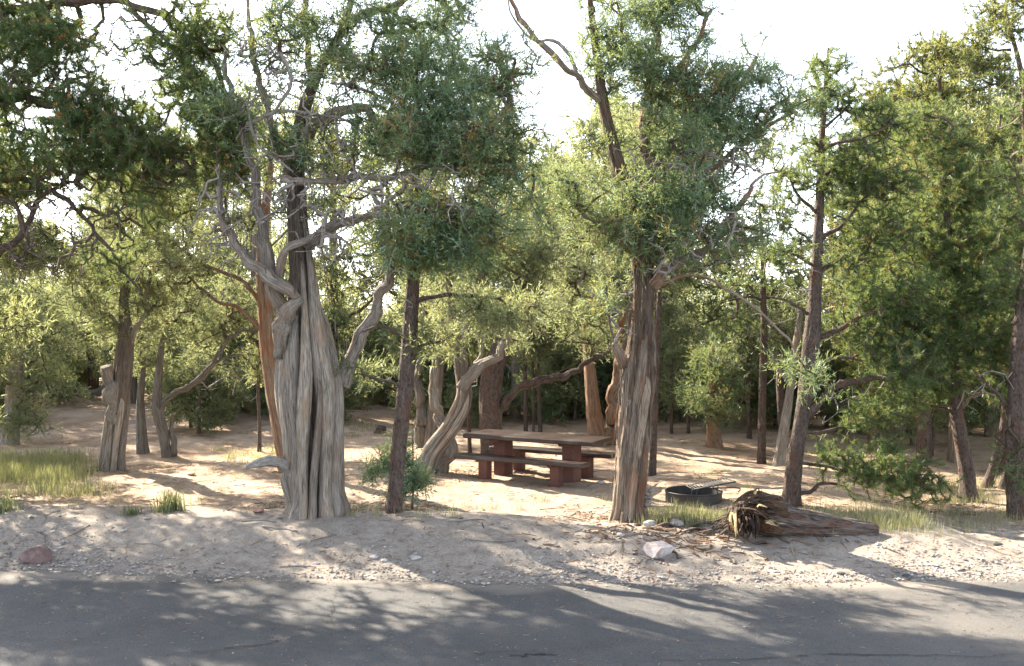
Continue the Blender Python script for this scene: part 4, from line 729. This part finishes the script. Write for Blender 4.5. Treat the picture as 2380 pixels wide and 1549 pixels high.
while nb < 135 and tries < 12000:
    tries += 1; y = 21 + 15 * r.rand() ** .8; x = r.uniform(-.56, .56) * y; px = CX + F * x / y; gpy = 734 + F * (2.88 - float(H(x, y))) / y
    lim = np.interp(px, [0, 100, 180, 320, 420, 640, 820, 1000, 1330, 1450, 1700, 1850, 2380], [1000, 960, 930, 935, 1020, 1035, 990, 1000, 985, 985, 1000, 1010, 1080])
    if gpy > lim or any((x - a) ** 2 + (y - b_) ** 2 < .8 for a, b_ in placed): continue
    nb += 1; placed.append((x, y)); k = 6 + int(r.rand() < .25); lab = ('olive' if k == 6 else 'green') + ' juniper bush ' + zone(px)
    dup(protos[k], (x, y, float(H(x, y))), r.rand() * 6.28, .65 + 1.0 * r.rand() ** 1.5, lab, lab)
for p in protos:
    for ch in list(p.children): bpy.data.objects.remove(ch)
    bpy.data.objects.remove(p)
# trees standing outside the picture to the left whose shade falls across the road and verge
# far wood: one mass
fb = Buf(); tbk = Buf(); n = 0
while n < 150:
    y = 47 + 50 * r.rand(); x = r.uniform(-.75, .75) * y; n += 1; z = float(H(x, y)); h = 3.2 + 2.6 * r.rand()
    prisms(tbk, [(x, y, z - .2)], [(x, y, z + h * .8)], np.array([.13]), np.array([.05]), 6)
    m_ = 80; d_ = unit(r.randn(m_, 3)); A = np.array([x, y, z + h * .5]) + d_ * (r.rand(m_, 1) ** .5) * np.array([1.9, 1.9, h * .5])
    leaves(fb, A, unit(d_ + [0, 0, .4]), r, 4, 3, .5, .3, .15, tint=np.clip(.5 + .22 * r.randn(m_), 0, .95))
o = fb.obj('distant_woodland', M['olive_leaf'], smooth=False, kind='stuff'); o['label'] = 'mass of far sunlit woodland behind the campsite trees'
o = tbk.obj('distant_trunks', M['grey_bark'], kind='stuff')

# ------------------------------------------------------------------ picnic table
def bevel_box(b, c, size, bev=.012, rot=None, tint=.5, taper=0):
    """box with chamfered edges and corners as rings of an eight-sided section stacked along z"""
    sx, sy, sz = [v / 2 for v in size]; V = []
    def ring(hx, hy, z): return [(hx - bev, -hy, z), (hx, -hy + bev, z), (hx, hy - bev, z), (hx - bev, hy, z), (-hx + bev, hy, z), (-hx, hy - bev, z), (-hx, -hy + bev, z), (-hx + bev, -hy, z)]
    tp = 1 + taper
    V += ring(sx - bev * .8, sy - bev * .8, -sz) + ring(sx, sy, -sz + bev) + ring(sx * tp, sy * tp, sz - bev) + ring(sx * tp - bev * .8, sy * tp - bev * .8, sz)
    V = np.array(V); q = []
    for l in range(3):
        for k in range(8): q.append((l * 8 + k, l * 8 + (k + 1) % 8, l * 8 + 8 + (k + 1) % 8, l * 8 + 8 + k))
    t = [(0, k + 1, k) for k in range(1, 7)] + [(24, 24 + k, 25 + k) for k in range(1, 7)]
    if rot is not None: V = V @ np.array(rot).T
    b.add(V + np.asarray(c), t, q, V + np.asarray(c), tint)
def paint_mat(name, base, worn, dusty, rough):
    m, t, b = newmat(name); v = N_(t, 'ShaderNodeTexCoord').outputs['Object']
    n1 = noise(t, v, 2.2, 6, .7); n2 = noise(t, v, 18, 5, .7); n3 = noise(t, v, 90, 3, .6)
    c = mixc(t, ramp(t, n2, [(.45, (0, 0, 0)), (.7, (.75,) * 3)]), base, worn); c = mixc(t, ramp(t, n1, [(.48, (0, 0, 0)), (.7, (.6,) * 3)]), c, dusty)
    t.links.new(c, b.inputs['Base Color']); t.links.new(ramp(t, n1, [(.3, (rough,) * 3), (.7, (rough + .22,) * 3)]), b.inputs['Roughness'])
    ad = N_(t, 'ShaderNodeMath', operation='ADD'); t.links.new(n2, ad.inputs[0]); t.links.new(n3, ad.inputs[1]); bump(t, ad.outputs[0], .12, .004, b); return m
M['slab'] = paint_mat('brown_painted_concrete', (.032, .018, .015), (.055, .037, .032), (.085, .072, .064), .24)
M['post'] = paint_mat('red_brown_painted_concrete', (.088, .028, .019), (.115, .045, .03), (.14, .075, .055), .6)
TX, TY, TA = .432, 17.406, -.493
def yaw(o, p, a):
    o.rotation_euler = (0, 0, a); o.location = p; return o
tz = float(H(TX, TY))
T = thing('picnic_table', 'brown painted concrete picnic table with two fixed benches between the junipers', 'picnic table', (0, 0, 0))
def tpart(name, boxes, mat, parent=T):
    b = Buf()
    for c, s, tp in boxes: bevel_box(b, c, s, .012, taper=tp)
    o = b.obj(name, M[mat], parent, smooth=False); return o
tpart('tabletop', [((0, 0, .7225), (2.5, .84, .075), 0)], 'slab')
for s in (-1, 1):
    tpart('pedestal', [((s * .665, 0, .27), (.22, .33, .83), 0)], 'post'); tpart('support_beam', [((s * .665, 0, .658), (.2, .66, .05), .04)], 'post')
    bn = tpart('bench', [((0, s * .626, .405), (2.43, .337, .07), 0)], 'slab')
    for q in (-1, 1):
        tpart('leg', [((q * .678, s * .626, .10), (.17, .19, .50), 0)], 'post', bn); tpart('bracket', [((q * .678, s * .626, .352), (.24, .27, .032), .04)], 'post', bn)
for ch in T.children_recursive: pass
yaw(T, (TX, TY, tz), TA)

# ------------------------------------------------------------------ fire ring
m, t, b = newmat('rusty_black_steel'); v = N_(t, 'ShaderNodeTexCoord').outputs['Object']; n1 = noise(t, v, 7, 6, .7)
t.links.new(ramp(t, n1, [(.35, (.018, .017, .017)), (.6, (.04, .034, .031)), (.75, (.085, .045, .03))]), b.inputs['Base Color']); b.inputs['Roughness'].default_value = .6; b.inputs['Metallic'].default_value = .0; bump(t, n1, .3, .01, b); M['steel'] = m
m, t, b = newmat('pale_ash'); b.inputs['Base Color'].default_value = (.2, .19, .18, 1); M['ash'] = m
fg = G(1612, 1166); fr = .43
FR = thing('fire_ring', 'black steel fire ring with tilted grate, in grass right of the shaggy juniper', 'fire pit', fg)
th = np.linspace(0, 2 * np.pi, 73)
def lathe(b, prof, n=72):
    prof = np.array(prof, float); k = len(prof); a = np.linspace(0, 2 * np.pi, n, endpoint=False)
    V = np.stack([prof[:, 0][None] * np.cos(a)[:, None], prof[:, 0][None] * np.sin(a)[:, None], np.broadcast_to(prof[:, 1], (n, k))], -1).reshape(-1, 3)
    i = np.arange(n)[:, None]; j = np.arange(k - 1)[None]; i2 = (i + 1) % n
    b.add(V, None, np.stack([i * k + j, i2 * k + j, i2 * k + j + 1, i * k + j + 1], -1).reshape(-1, 4))
def fpart(name, b, mat='steel', smooth=True, kind=None):
    o = bpy.data.objects.new(name, b.mesh(name, M[mat], smooth)); COL.objects.link(o); o.parent = FR
    if kind: o['kind'] = kind
    return o
b = Buf(); lathe(b, [(fr - .006, -.1), (fr - .006, .155), (fr, .155), (fr, -.1)]); fpart('ring_wall', b, smooth=False)
b = Buf(); rim = np.c_[np.cos(th) * fr, np.sin(th) * fr, np.full(73, .16)]; tube(b, rim, np.full(73, .012), 8, cap=False); fpart('rim', b)
b = Buf(); lathe(b, [(fr - .008, .02), (.25, .035), (.01, .05)]); fpart('ash_bed', b, 'ash')
def rod(b, pts, r_, n=14): tube(b, crom(pts, n), np.full(n, r_), 7)
GA = fpart('grate', Buf())
b = Buf(); u0 = np.array([-.02, -.12, .20]); ux = np.array([.66, .10, .10]); uy = np.array([-.05, .36, -.0])
rod(b, [u0, u0 + ux], .011, 2); rod(b, [u0 + uy, u0 + ux + uy], .011, 2); rod(b, [u0, u0 + uy], .011, 2); rod(b, [u0 + ux, u0 + ux + uy], .011, 2)
GA.data = b.mesh('grate', M['steel'])
for k in range(1, 15):
    b = Buf(); p = u0 + ux * k / 15; rod(b, [p, p + uy], .007, 2); q = fpart('grate_bar', b); q.parent = GA
for off in ((0., -.02), (.33, .02)):
    b = Buf(); p = u0 + ux * off[0] / .66; rod(b, [p + [0, -.01, .0], p + [-.03, -.015, -.02], p + [-.03, -.02, -.14], p + [.03, -.02, -.14], p + [.045, -.01, -.03], p + [.05, 0, .005]], .009, 20); fpart('bracket', b)
b = Buf(); rod(b, [u0 + ux * .45 + [0, -.02, -.03], u0 + ux * .9 + [0, -.05, -.07], u0 + ux * 1.08 + [0, -.06, -.10], u0 + ux * 1.1 + [-.02, -.07, -.135], u0 + ux * 1.03 + [0, -.08, -.14]], .011, 24); fpart('handle', b)
FR.rotation_euler = (0, 0, 0)

# ------------------------------------------------------------------ fallen log with its torn root end
M['log'] = bark_mat('flaking_log_bark', (.018, .012, .010), (.085, .058, .046), (.24, .205, .18), (.19, .085, .05), .16, 11, .75, 1.2)
M['yellow_wood'] = bark_mat('fresh_broken_wood', (.14, .08, .03), (.33, .22, .085), (.46, .34, .16), (.35, .16, .06), .08, 24, .3, .7)
M['rootwood'] = bark_mat('dark_torn_rootwood', (.018, .011, .008), (.075, .04, .026), (.2, .125, .075), (.17, .07, .03), .09, 22, .6, 1.0)
lg = G(1790, 1250); ld = lg[1] + .06
LOG = thing('fallen_log', 'fallen red-barked log with a torn upturned root end lying on the verge at right', 'log', lg)
b = Buf(); c = crom(np.array([(*P(1770, 1196, ld), .24), (*P(1840, 1212, ld + .03), .20), (*P(1900, 1221, ld + .06), .165), (*P(1970, 1229, ld + .1), .135), (*P(2035, 1235, ld + .14), .10)]), 70)
tube(b, c[:, :3], c[:, 3], 56, ((5, .22, .7), (11, .18, .6), (23, .1, .6)), .5, 4, rough=.22); b.obj('trunk', M['log'], LOG)
b = Buf(); c = crom(np.array([(*P(1815, 1202, ld), .20), (*P(1778, 1192, ld - .03), .25), (*P(1745, 1190, ld - .06), .25), (*P(1722, 1196, ld - .1), .18), (*P(1708, 1202, ld - .12), .08)]), 40)
tube(b, c[:, :3], c[:, 3], 72, ((5, .4, .7), (11, .34, .6), (23, .2, .6)), .6, 9, rough=.5); b.obj('root_plate', M['rootwood'], LOG)
M['shard'] = gmat('torn_wood_shards', [(0, (.014, .009, .006)), (.4, (.042, .023, .015)), (.7, (.095, .055, .032)), (.86, (.22, .145, .075)), (1, (.42, .31, .16))])
rr = np.random.RandomState(19)
def shards(name, n, cx, cy, sx, sy, dd, drop, tint, ln, wd):
    b = Buf()
    for k in range(n):
        u = rr.uniform(-1, 1); p = P(cx + sx * u, cy + sy * rr.uniform(-1, 1), ld + dd + .06 * rr.randn()); v = np.array([drop[0] + .25 * rr.randn(), drop[1] + .2 * rr.randn(), drop[2] + .2 * rr.randn()]); v *= ln * (.5 + .8 * rr.rand())
        m_ = p + v * .5 + rr.randn(3) * .018; w = wd * (.5 + rr.rand()); c = crom([p, m_, p + v], 5)
        tube(b, c, w * np.array([.7, 1, .9, .6, .15]), 5, flat=.4, seed=k, tint=float(np.clip(tint + .22 * rr.randn(), 0, 1)))
    return b.obj(name, M['shard'], LOG, smooth=False)
shards('root_shards', 26, 1716, 1184, 16, 16, -.19, (-.05, -.2, -.9), .5, .17, .045)
shards('root_shards', 26, 1738, 1210, 22, 16, -.27, (.1, -.3, -.8), .3, .18, .042)
shards('root_shards', 16, 1704, 1204, 10, 14, -.1, (-.9, -.1, -.45), .35, .22, .026)
shards('root_shards', 30, 1752, 1180, 34, 16, -.24, (.8, -.25, -.2), .25, .2, .034)
shards('pale_splinters', 6, 1705, 1194, 6, 14, -.24, (.02, -.1, -1), .9, .19, .03)
shards('pale_splinters', 9, 1786, 1212, 14, 5, -.30, (.8, -.2, -.1), .93, .13, .034)
shards('top_splinters', 18, 1755, 1162, 24, 6, -.04, (.75, -.1, .12), .72, .2, .03)
shards('top_splinters', 6, 1762, 1152, 8, 4, -.02, (.1, 0, .9), .75, .1, .022)
b = Buf(); rr = np.random.RandomState(9)
for k in range(40):
    p = P(1690 + 75 * rr.rand(), 1165 + 60 * rr.rand(), ld - .12 - .25 * rr.rand()); e = p + np.array([.05 * rr.randn() - .03, -.04, -.1 - .12 * rr.rand()]); prisms(b, [p], [e], np.array([.007]), np.array([.002]), 4)
b.obj('torn_fibres', M['rootwood'], LOG, kind='stuff')
# slabs of bark lying left of it
for k, (px, py, L, w, a) in enumerate([(1688, 1212, .3, .05, .2), (1640, 1222, .36, .04, -.1), (1700, 1228, .4, .05, .1), (1610, 1236, .28, .04, .3), (1668, 1238, .45, .03, .05), (1770, 1268, .22, .04, 0), (1545, 1226, .26, .05, .1), (1850, 1246, .5, .06, .05)]):
    g = G(px, py); b = Buf(); n = 9; u = np.linspace(-.5, .5, n); pts = np.c_[g[0] + u * L * math.cos(a), g[1] + u * L * math.sin(a) + .02 * np.sin(u * 7), g[2] + .02 + .02 * np.cos(u * 5)]
    tube(b, pts, w * (.5 + .5 * np.cos(u * 2.4)), 10, flat=.35, seed=k + 3, rough=.3)
    tag(b.obj('bark_slab', M['log'], origin=tuple(g)), ['curled tan bark slab nearest the root end of the log', 'long bark slab between the shaggy juniper and the log', 'bark slab lying under the torn roots', 'bark slab near the pale block of stone', 'thin long bark strip left of the torn roots', 'flat bark piece lying on the gravel in front of the root end', 'bark slab at the right foot of the shaggy juniper', 'red bark slab under the middle of the fallen log'][k], 'bark')

# ------------------------------------------------------------------ rocks
def rock_mat(name, a, b_, c_, sc=8):
    m, t, b = newmat(name); v = N_(t, 'ShaderNodeTexCoord').outputs['Object']; n1 = noise(t, v, sc, 6, .7); n2 = noise(t, v, sc * 6, 4, .7)
    c = ramp(t, n1, [(.35, a), (.5, b_), (.66, c_)]); c = mixc(t, .5, c, ramp(t, n2, [(.3, (.6,) * 3), (.55, (1,) * 3), (.75, (1.2,) * 3)]), 'MULTIPLY'); t.links.new(c, b.inputs['Base Color']); b.inputs['Roughness'].default_value = .9; bump(t, n2, .6, .01, b); return m
M['pink_rock'] = rock_mat('pale_pink_sandstone', (.27, .20, .185), (.39, .335, .32), (.52, .49, .475)); M['red_rock'] = rock_mat('dull_red_sandstone', (.10, .065, .06), (.17, .11, .10), (.25, .18, .16)); M['grey_rock'] = rock_mat('grey_stone', (.20, .18, .16), (.33, .31, .28), (.46, .43, .39)); M['dark_rock'] = rock_mat('dark_asphalt_lump', (.03, .03, .03), (.06, .058, .056), (.1, .095, .09)); M['clay_rock'] = rock_mat('reddish_stone', (.2, .10, .07), (.30, .17, .12), (.38, .25, .19))
import bmesh
def rock(name, px, py, size, mat, label, seed, group=None, blocky=0., rz=0., tilt=0., sub=3):
    g = G(px, py); bm = bmesh.new(); bmesh.ops.create_icosphere(bm, subdivisions=sub, radius=1); rs = np.random.RandomState(seed)
    co = np.array([v.co[:] for v in bm.verts]); cut = unit(rs.randn(9, 3)); dist = .62 + .2 * rs.rand(9)
    if blocky: cut = np.vstack([np.eye(3), -np.eye(3)]) + .14 * rs.randn(6, 3); cut = unit(cut); dist = np.full(6, .47) + .06 * rs.rand(6)
    for n_, d_ in zip(cut, dist): s_ = co @ n_; k = s_ > d_; co[k] -= (s_[k] - d_)[:, None] * n_[None]
    co *= (1 + .05 * fbm(co[:, 0] * 4 + seed, co[:, 1] * 4 + co[:, 2] * 3, seed, 3))[:, None]; co *= .72; co = co / np.abs(co).max(0) * np.array(size) / 2
    R = np.array(Matrix.Rotation(rz, 3, 'Z') @ Matrix.Rotation(tilt, 3, 'X')); co = co @ R.T; co[:, 2] += size[2] * .24
    for v, c_ in zip(bm.verts, co): v.co = c_
    me = bpy.data.meshes.new(name); bm.to_mesh(me); bm.free(); me.materials.append(M[mat]); o = bpy.data.objects.new(name, me); COL.objects.link(o); o.location = tuple(g); return tag(o, label, 'rock', group)
rock('rock', 1532, 1283, (.34, .25, .14), 'pink_rock', 'pale pink-white block of stone at the edge of the verge below the shaggy juniper', 1, blocky=1, rz=.5, tilt=.25)
rock('boulder', 82, 1308, (.38, .3, .27), 'red_rock', 'dull red boulder at the road edge in the left corner', 2)
for k, (px, py, sx, mt, lab) in enumerate([(868, 1297, .12, 'pink_rock', 'pale oval stone in the verge, left one of a close pair'), (893, 1306, .1, 'pink_rock', 'pale oval stone in the verge, right one of a close pair'), (965, 1300, .16, 'grey_rock', 'flat grey slab of stone in the middle of the verge'), (1443, 1246, .12, 'grey_rock', 'light stone just below the foot of the shaggy juniper'), (1489, 1250, .09, 'grey_rock', 'small stone between the shaggy juniper and the pale block'),
        (733, 1312, .09, 'pink_rock', 'whitish flat stone beside the asphalt under the huge juniper'), (445, 1105, .16, 'clay_rock', 'reddish stone on the sunlit sand between the stout juniper and the huge one'), (152, 1032, .24, 'clay_rock', 'small red rock on the path behind the bright grass'), (1560, 1196, .1, 'grey_rock', 'stone in the grass in front of the fire ring'), (2108, 1344, .13, 'dark_rock', 'black asphalt lump on the right road edge'), (2400 - 80, 1268, .13, 'dark_rock', 'dark stone at the foot of the sunlit bank by the right edge'), (600, 1190, .2, 'clay_rock', 'low tan stone on the lip of the bank left of the huge juniper'),
        (1395, 1124, .16, 'grey_rock', 'flat stone by the right bench leg under the table'), (455, 1331, .07, 'dark_rock', 'dark chip at the asphalt edge below the bank on the left'), (1955, 1335, .1, 'dark_rock', 'dark asphalt crumb at the road edge below the log'), (1512, 1222, .22, 'grey_rock', 'flat pale slab lying right of the shaggy juniper'), (1570, 1222, .26, 'pink_rock', 'long light slab half buried right of the shaggy juniper')]):
    rock('stone', px, py, (sx, sx * .8, sx * .42), mt, lab, 30 + k, rz=k * 1.3, sub=2)
# knocked-over stump far behind, pale log on the far left path
g, d, tr = rooted([(884, 1008), (886, 1000), (888, 990)], [13, 12, 10]); b = Buf(); c = crom(np.array(tr), 8); tube(b, c[:, :3], c[:, 3], 20, ((5, .2, .7),), rough=.2)
tag(b.obj('stump', M['pine_bark'], origin=tuple(g)), 'small dark stump on the slope between the huge juniper and the slim dark tree', 'stump')
g = G(205, 925); b = Buf(); c = crom(np.array([(g[0] - .3, g[1], g[2] + .12, .1), (g[0] + .25, g[1] + .1, g[2] + .16, .12), (g[0] + .5, g[1] + .2, g[2] + .3, .17)]), 10); tube(b, c[:, :3], c[:, 3], 16, ((5, .2, .7),), rough=.2)
tag(b.obj('fallen_log', M['dead_wood'], origin=tuple(g)), 'pale sunlit log lying at the end of the sandy path far left', 'log')
for k, (pts, r0) in enumerate([([(610, 1227), (650, 1231), (690, 1238)], 2.5), ([(560, 1214), (610, 1212), (640, 1216)], 1.8), ([(650, 1340 - 20), (700, 1318), (735, 1322)], 1.5), ([(1090, 1256), (1150, 1262), (1200, 1260)], 1.6), ([(1040, 1215), (1120, 1210), (1160, 1218)], 1.6)]):
    gs = np.array([G(*p) for p in pts]); gs[:, 2] += .012; b = Buf(); c = crom(gs, 12); tube(b, c, np.full(12, r0 * S(13)), 6, rough=.2); tag(b.obj('fallen_stick', M['dead_wood'], origin=tuple(gs[0])), ['grey stick lying on the bank below the huge juniper', 'short stick near the lip of the bank', 'stick beside the asphalt', 'stick on the ledge in the middle of the verge', 'stick on the sunlit lip below the slim dark tree'][k], 'stick')

# ------------------------------------------------------------------ grass
def grass(x, y, h, seed, w=.004, dry=.0, lean=.35):
    r = np.random.RandomState(seed); n = len(x); z = H(x, y) - .01; a = r.rand(n) * 6.28; l = lean * h * (.3 + r.rand(n)); d = np.stack([np.cos(a) * l, np.sin(a) * l], -1)
    p0 = np.stack([x, y, z], -1); p1 = p0 + np.c_[d * .35, h * .6]; p2 = p0 + np.c_[d, h]; s = np.c_[-np.sin(a), np.cos(a), 0 * a] * w * (.7 + .6 * r.rand(n, 1))
    V = np.stack([p0 - s, p0 + s, p1 + s * .7, p1 - s * .7, p2], 1).reshape(-1, 3); k = np.arange(n)[:, None] * 5
    b = Buf(); b.add(V, np.concatenate([k + [3, 2, 4]]), k + [0, 1, 2, 3], None, np.clip(.45 + dry + .25 * r.randn(n), 0, 1).repeat(5)); return b
def tufts(cs, n, sig, h, seed, **k):
    r = np.random.RandomState(seed); X_, Y_, Hh = [], [], []
    for px, py, s in cs:
        g = G(px, py); m_ = int(n * s); X_.append(g[0] + r.randn(m_) * sig * s ** .5); Y_.append(g[1] + r.randn(m_) * sig * s ** .5); Hh.append(h * (.45 + .7 * r.rand(m_)))
    return grass(np.concatenate(X_), np.concatenate(Y_), np.concatenate(Hh), seed, **k)
r = np.random.RandomState(21)
cs = [(r.uniform(-40, 175), r.uniform(1062, 1128), r.uniform(.5, 1.2)) for k in range(70)] + [(r.uniform(-40, 240), r.uniform(1095, 1160), r.uniform(.2, .5)) for k in range(30)]
tufts(cs, 100, .22, .26, 22, w=.0042, dry=.2).obj('bright_grass', M['grass_leaf'], smooth=False, kind='stuff')
cs = [(r.uniform(1500, 1700), r.uniform(1188, 1222), r.uniform(.3, 1)) for k in range(46)] + [(r.uniform(1560, 1620), r.uniform(1180, 1195), .4) for k in range(6)]
tufts(cs, 80, .12, .17, 23, w=.0028, dry=.24).obj('green_grass', M['grass_leaf'], smooth=False, kind='stuff')
cs = [(r.uniform(1870, 2150), r.uniform(1185, 1225), r.uniform(.3, 1)) for k in range(46)] + [(r.uniform(2040, 2140), r.uniform(1205, 1232), 1) for k in range(14)] + [(r.uniform(2200, 2400), r.uniform(1190, 1236), r.uniform(.3, .8)) for k in range(26)] + [(r.uniform(2130, 2400), r.uniform(1120, 1175), r.uniform(.4, 1)) for k in range(46)]
tufts(cs, 75, .2, .16, 24, w=.0028, dry=.32).obj('dry_grass', M['grass_leaf'], smooth=False, kind='stuff')
cs = [(r.uniform(0, 2380), r.uniform(1010, 1200), r.uniform(.15, .4)) for k in range(110)] + [(r.uniform(500, 680), r.uniform(1045, 1075), .6) for k in range(24)] + [(r.uniform(800, 1060), r.uniform(1180, 1205), .3) for k in range(16)] + [(r.uniform(800, 900), r.uniform(985, 1020), .8) for k in range(14)]
tufts(cs, 60, .1, .14, 25, w=.003, dry=.3).obj('dry_grass', M['grass_leaf'], smooth=False, kind='stuff')
def herb(px, py, n, sig, h, seed, label):
    g = G(px, py); r = np.random.RandomState(seed); t = thing('shrub', label, 'plant', g)
    b = grass(g[0] + r.randn(n) * sig, g[1] + r.randn(n) * sig, h * (.5 + .6 * r.rand(n)), seed, w=.007, dry=-.3, lean=.45); b.obj('stems', M['grass_leaf'], t, smooth=False, kind='stuff')
herb(396, 1188, 170, .09, .3, 31, 'leafy green herb clump on the lip of the bank at left'); herb(304, 1198, 70, .06, .16, 32, 'smaller green tuft left of the leafy clump on the bank'); herb(5, 1190, 120, .1, .25, 33, 'low green plant at the left edge below the bright grass')
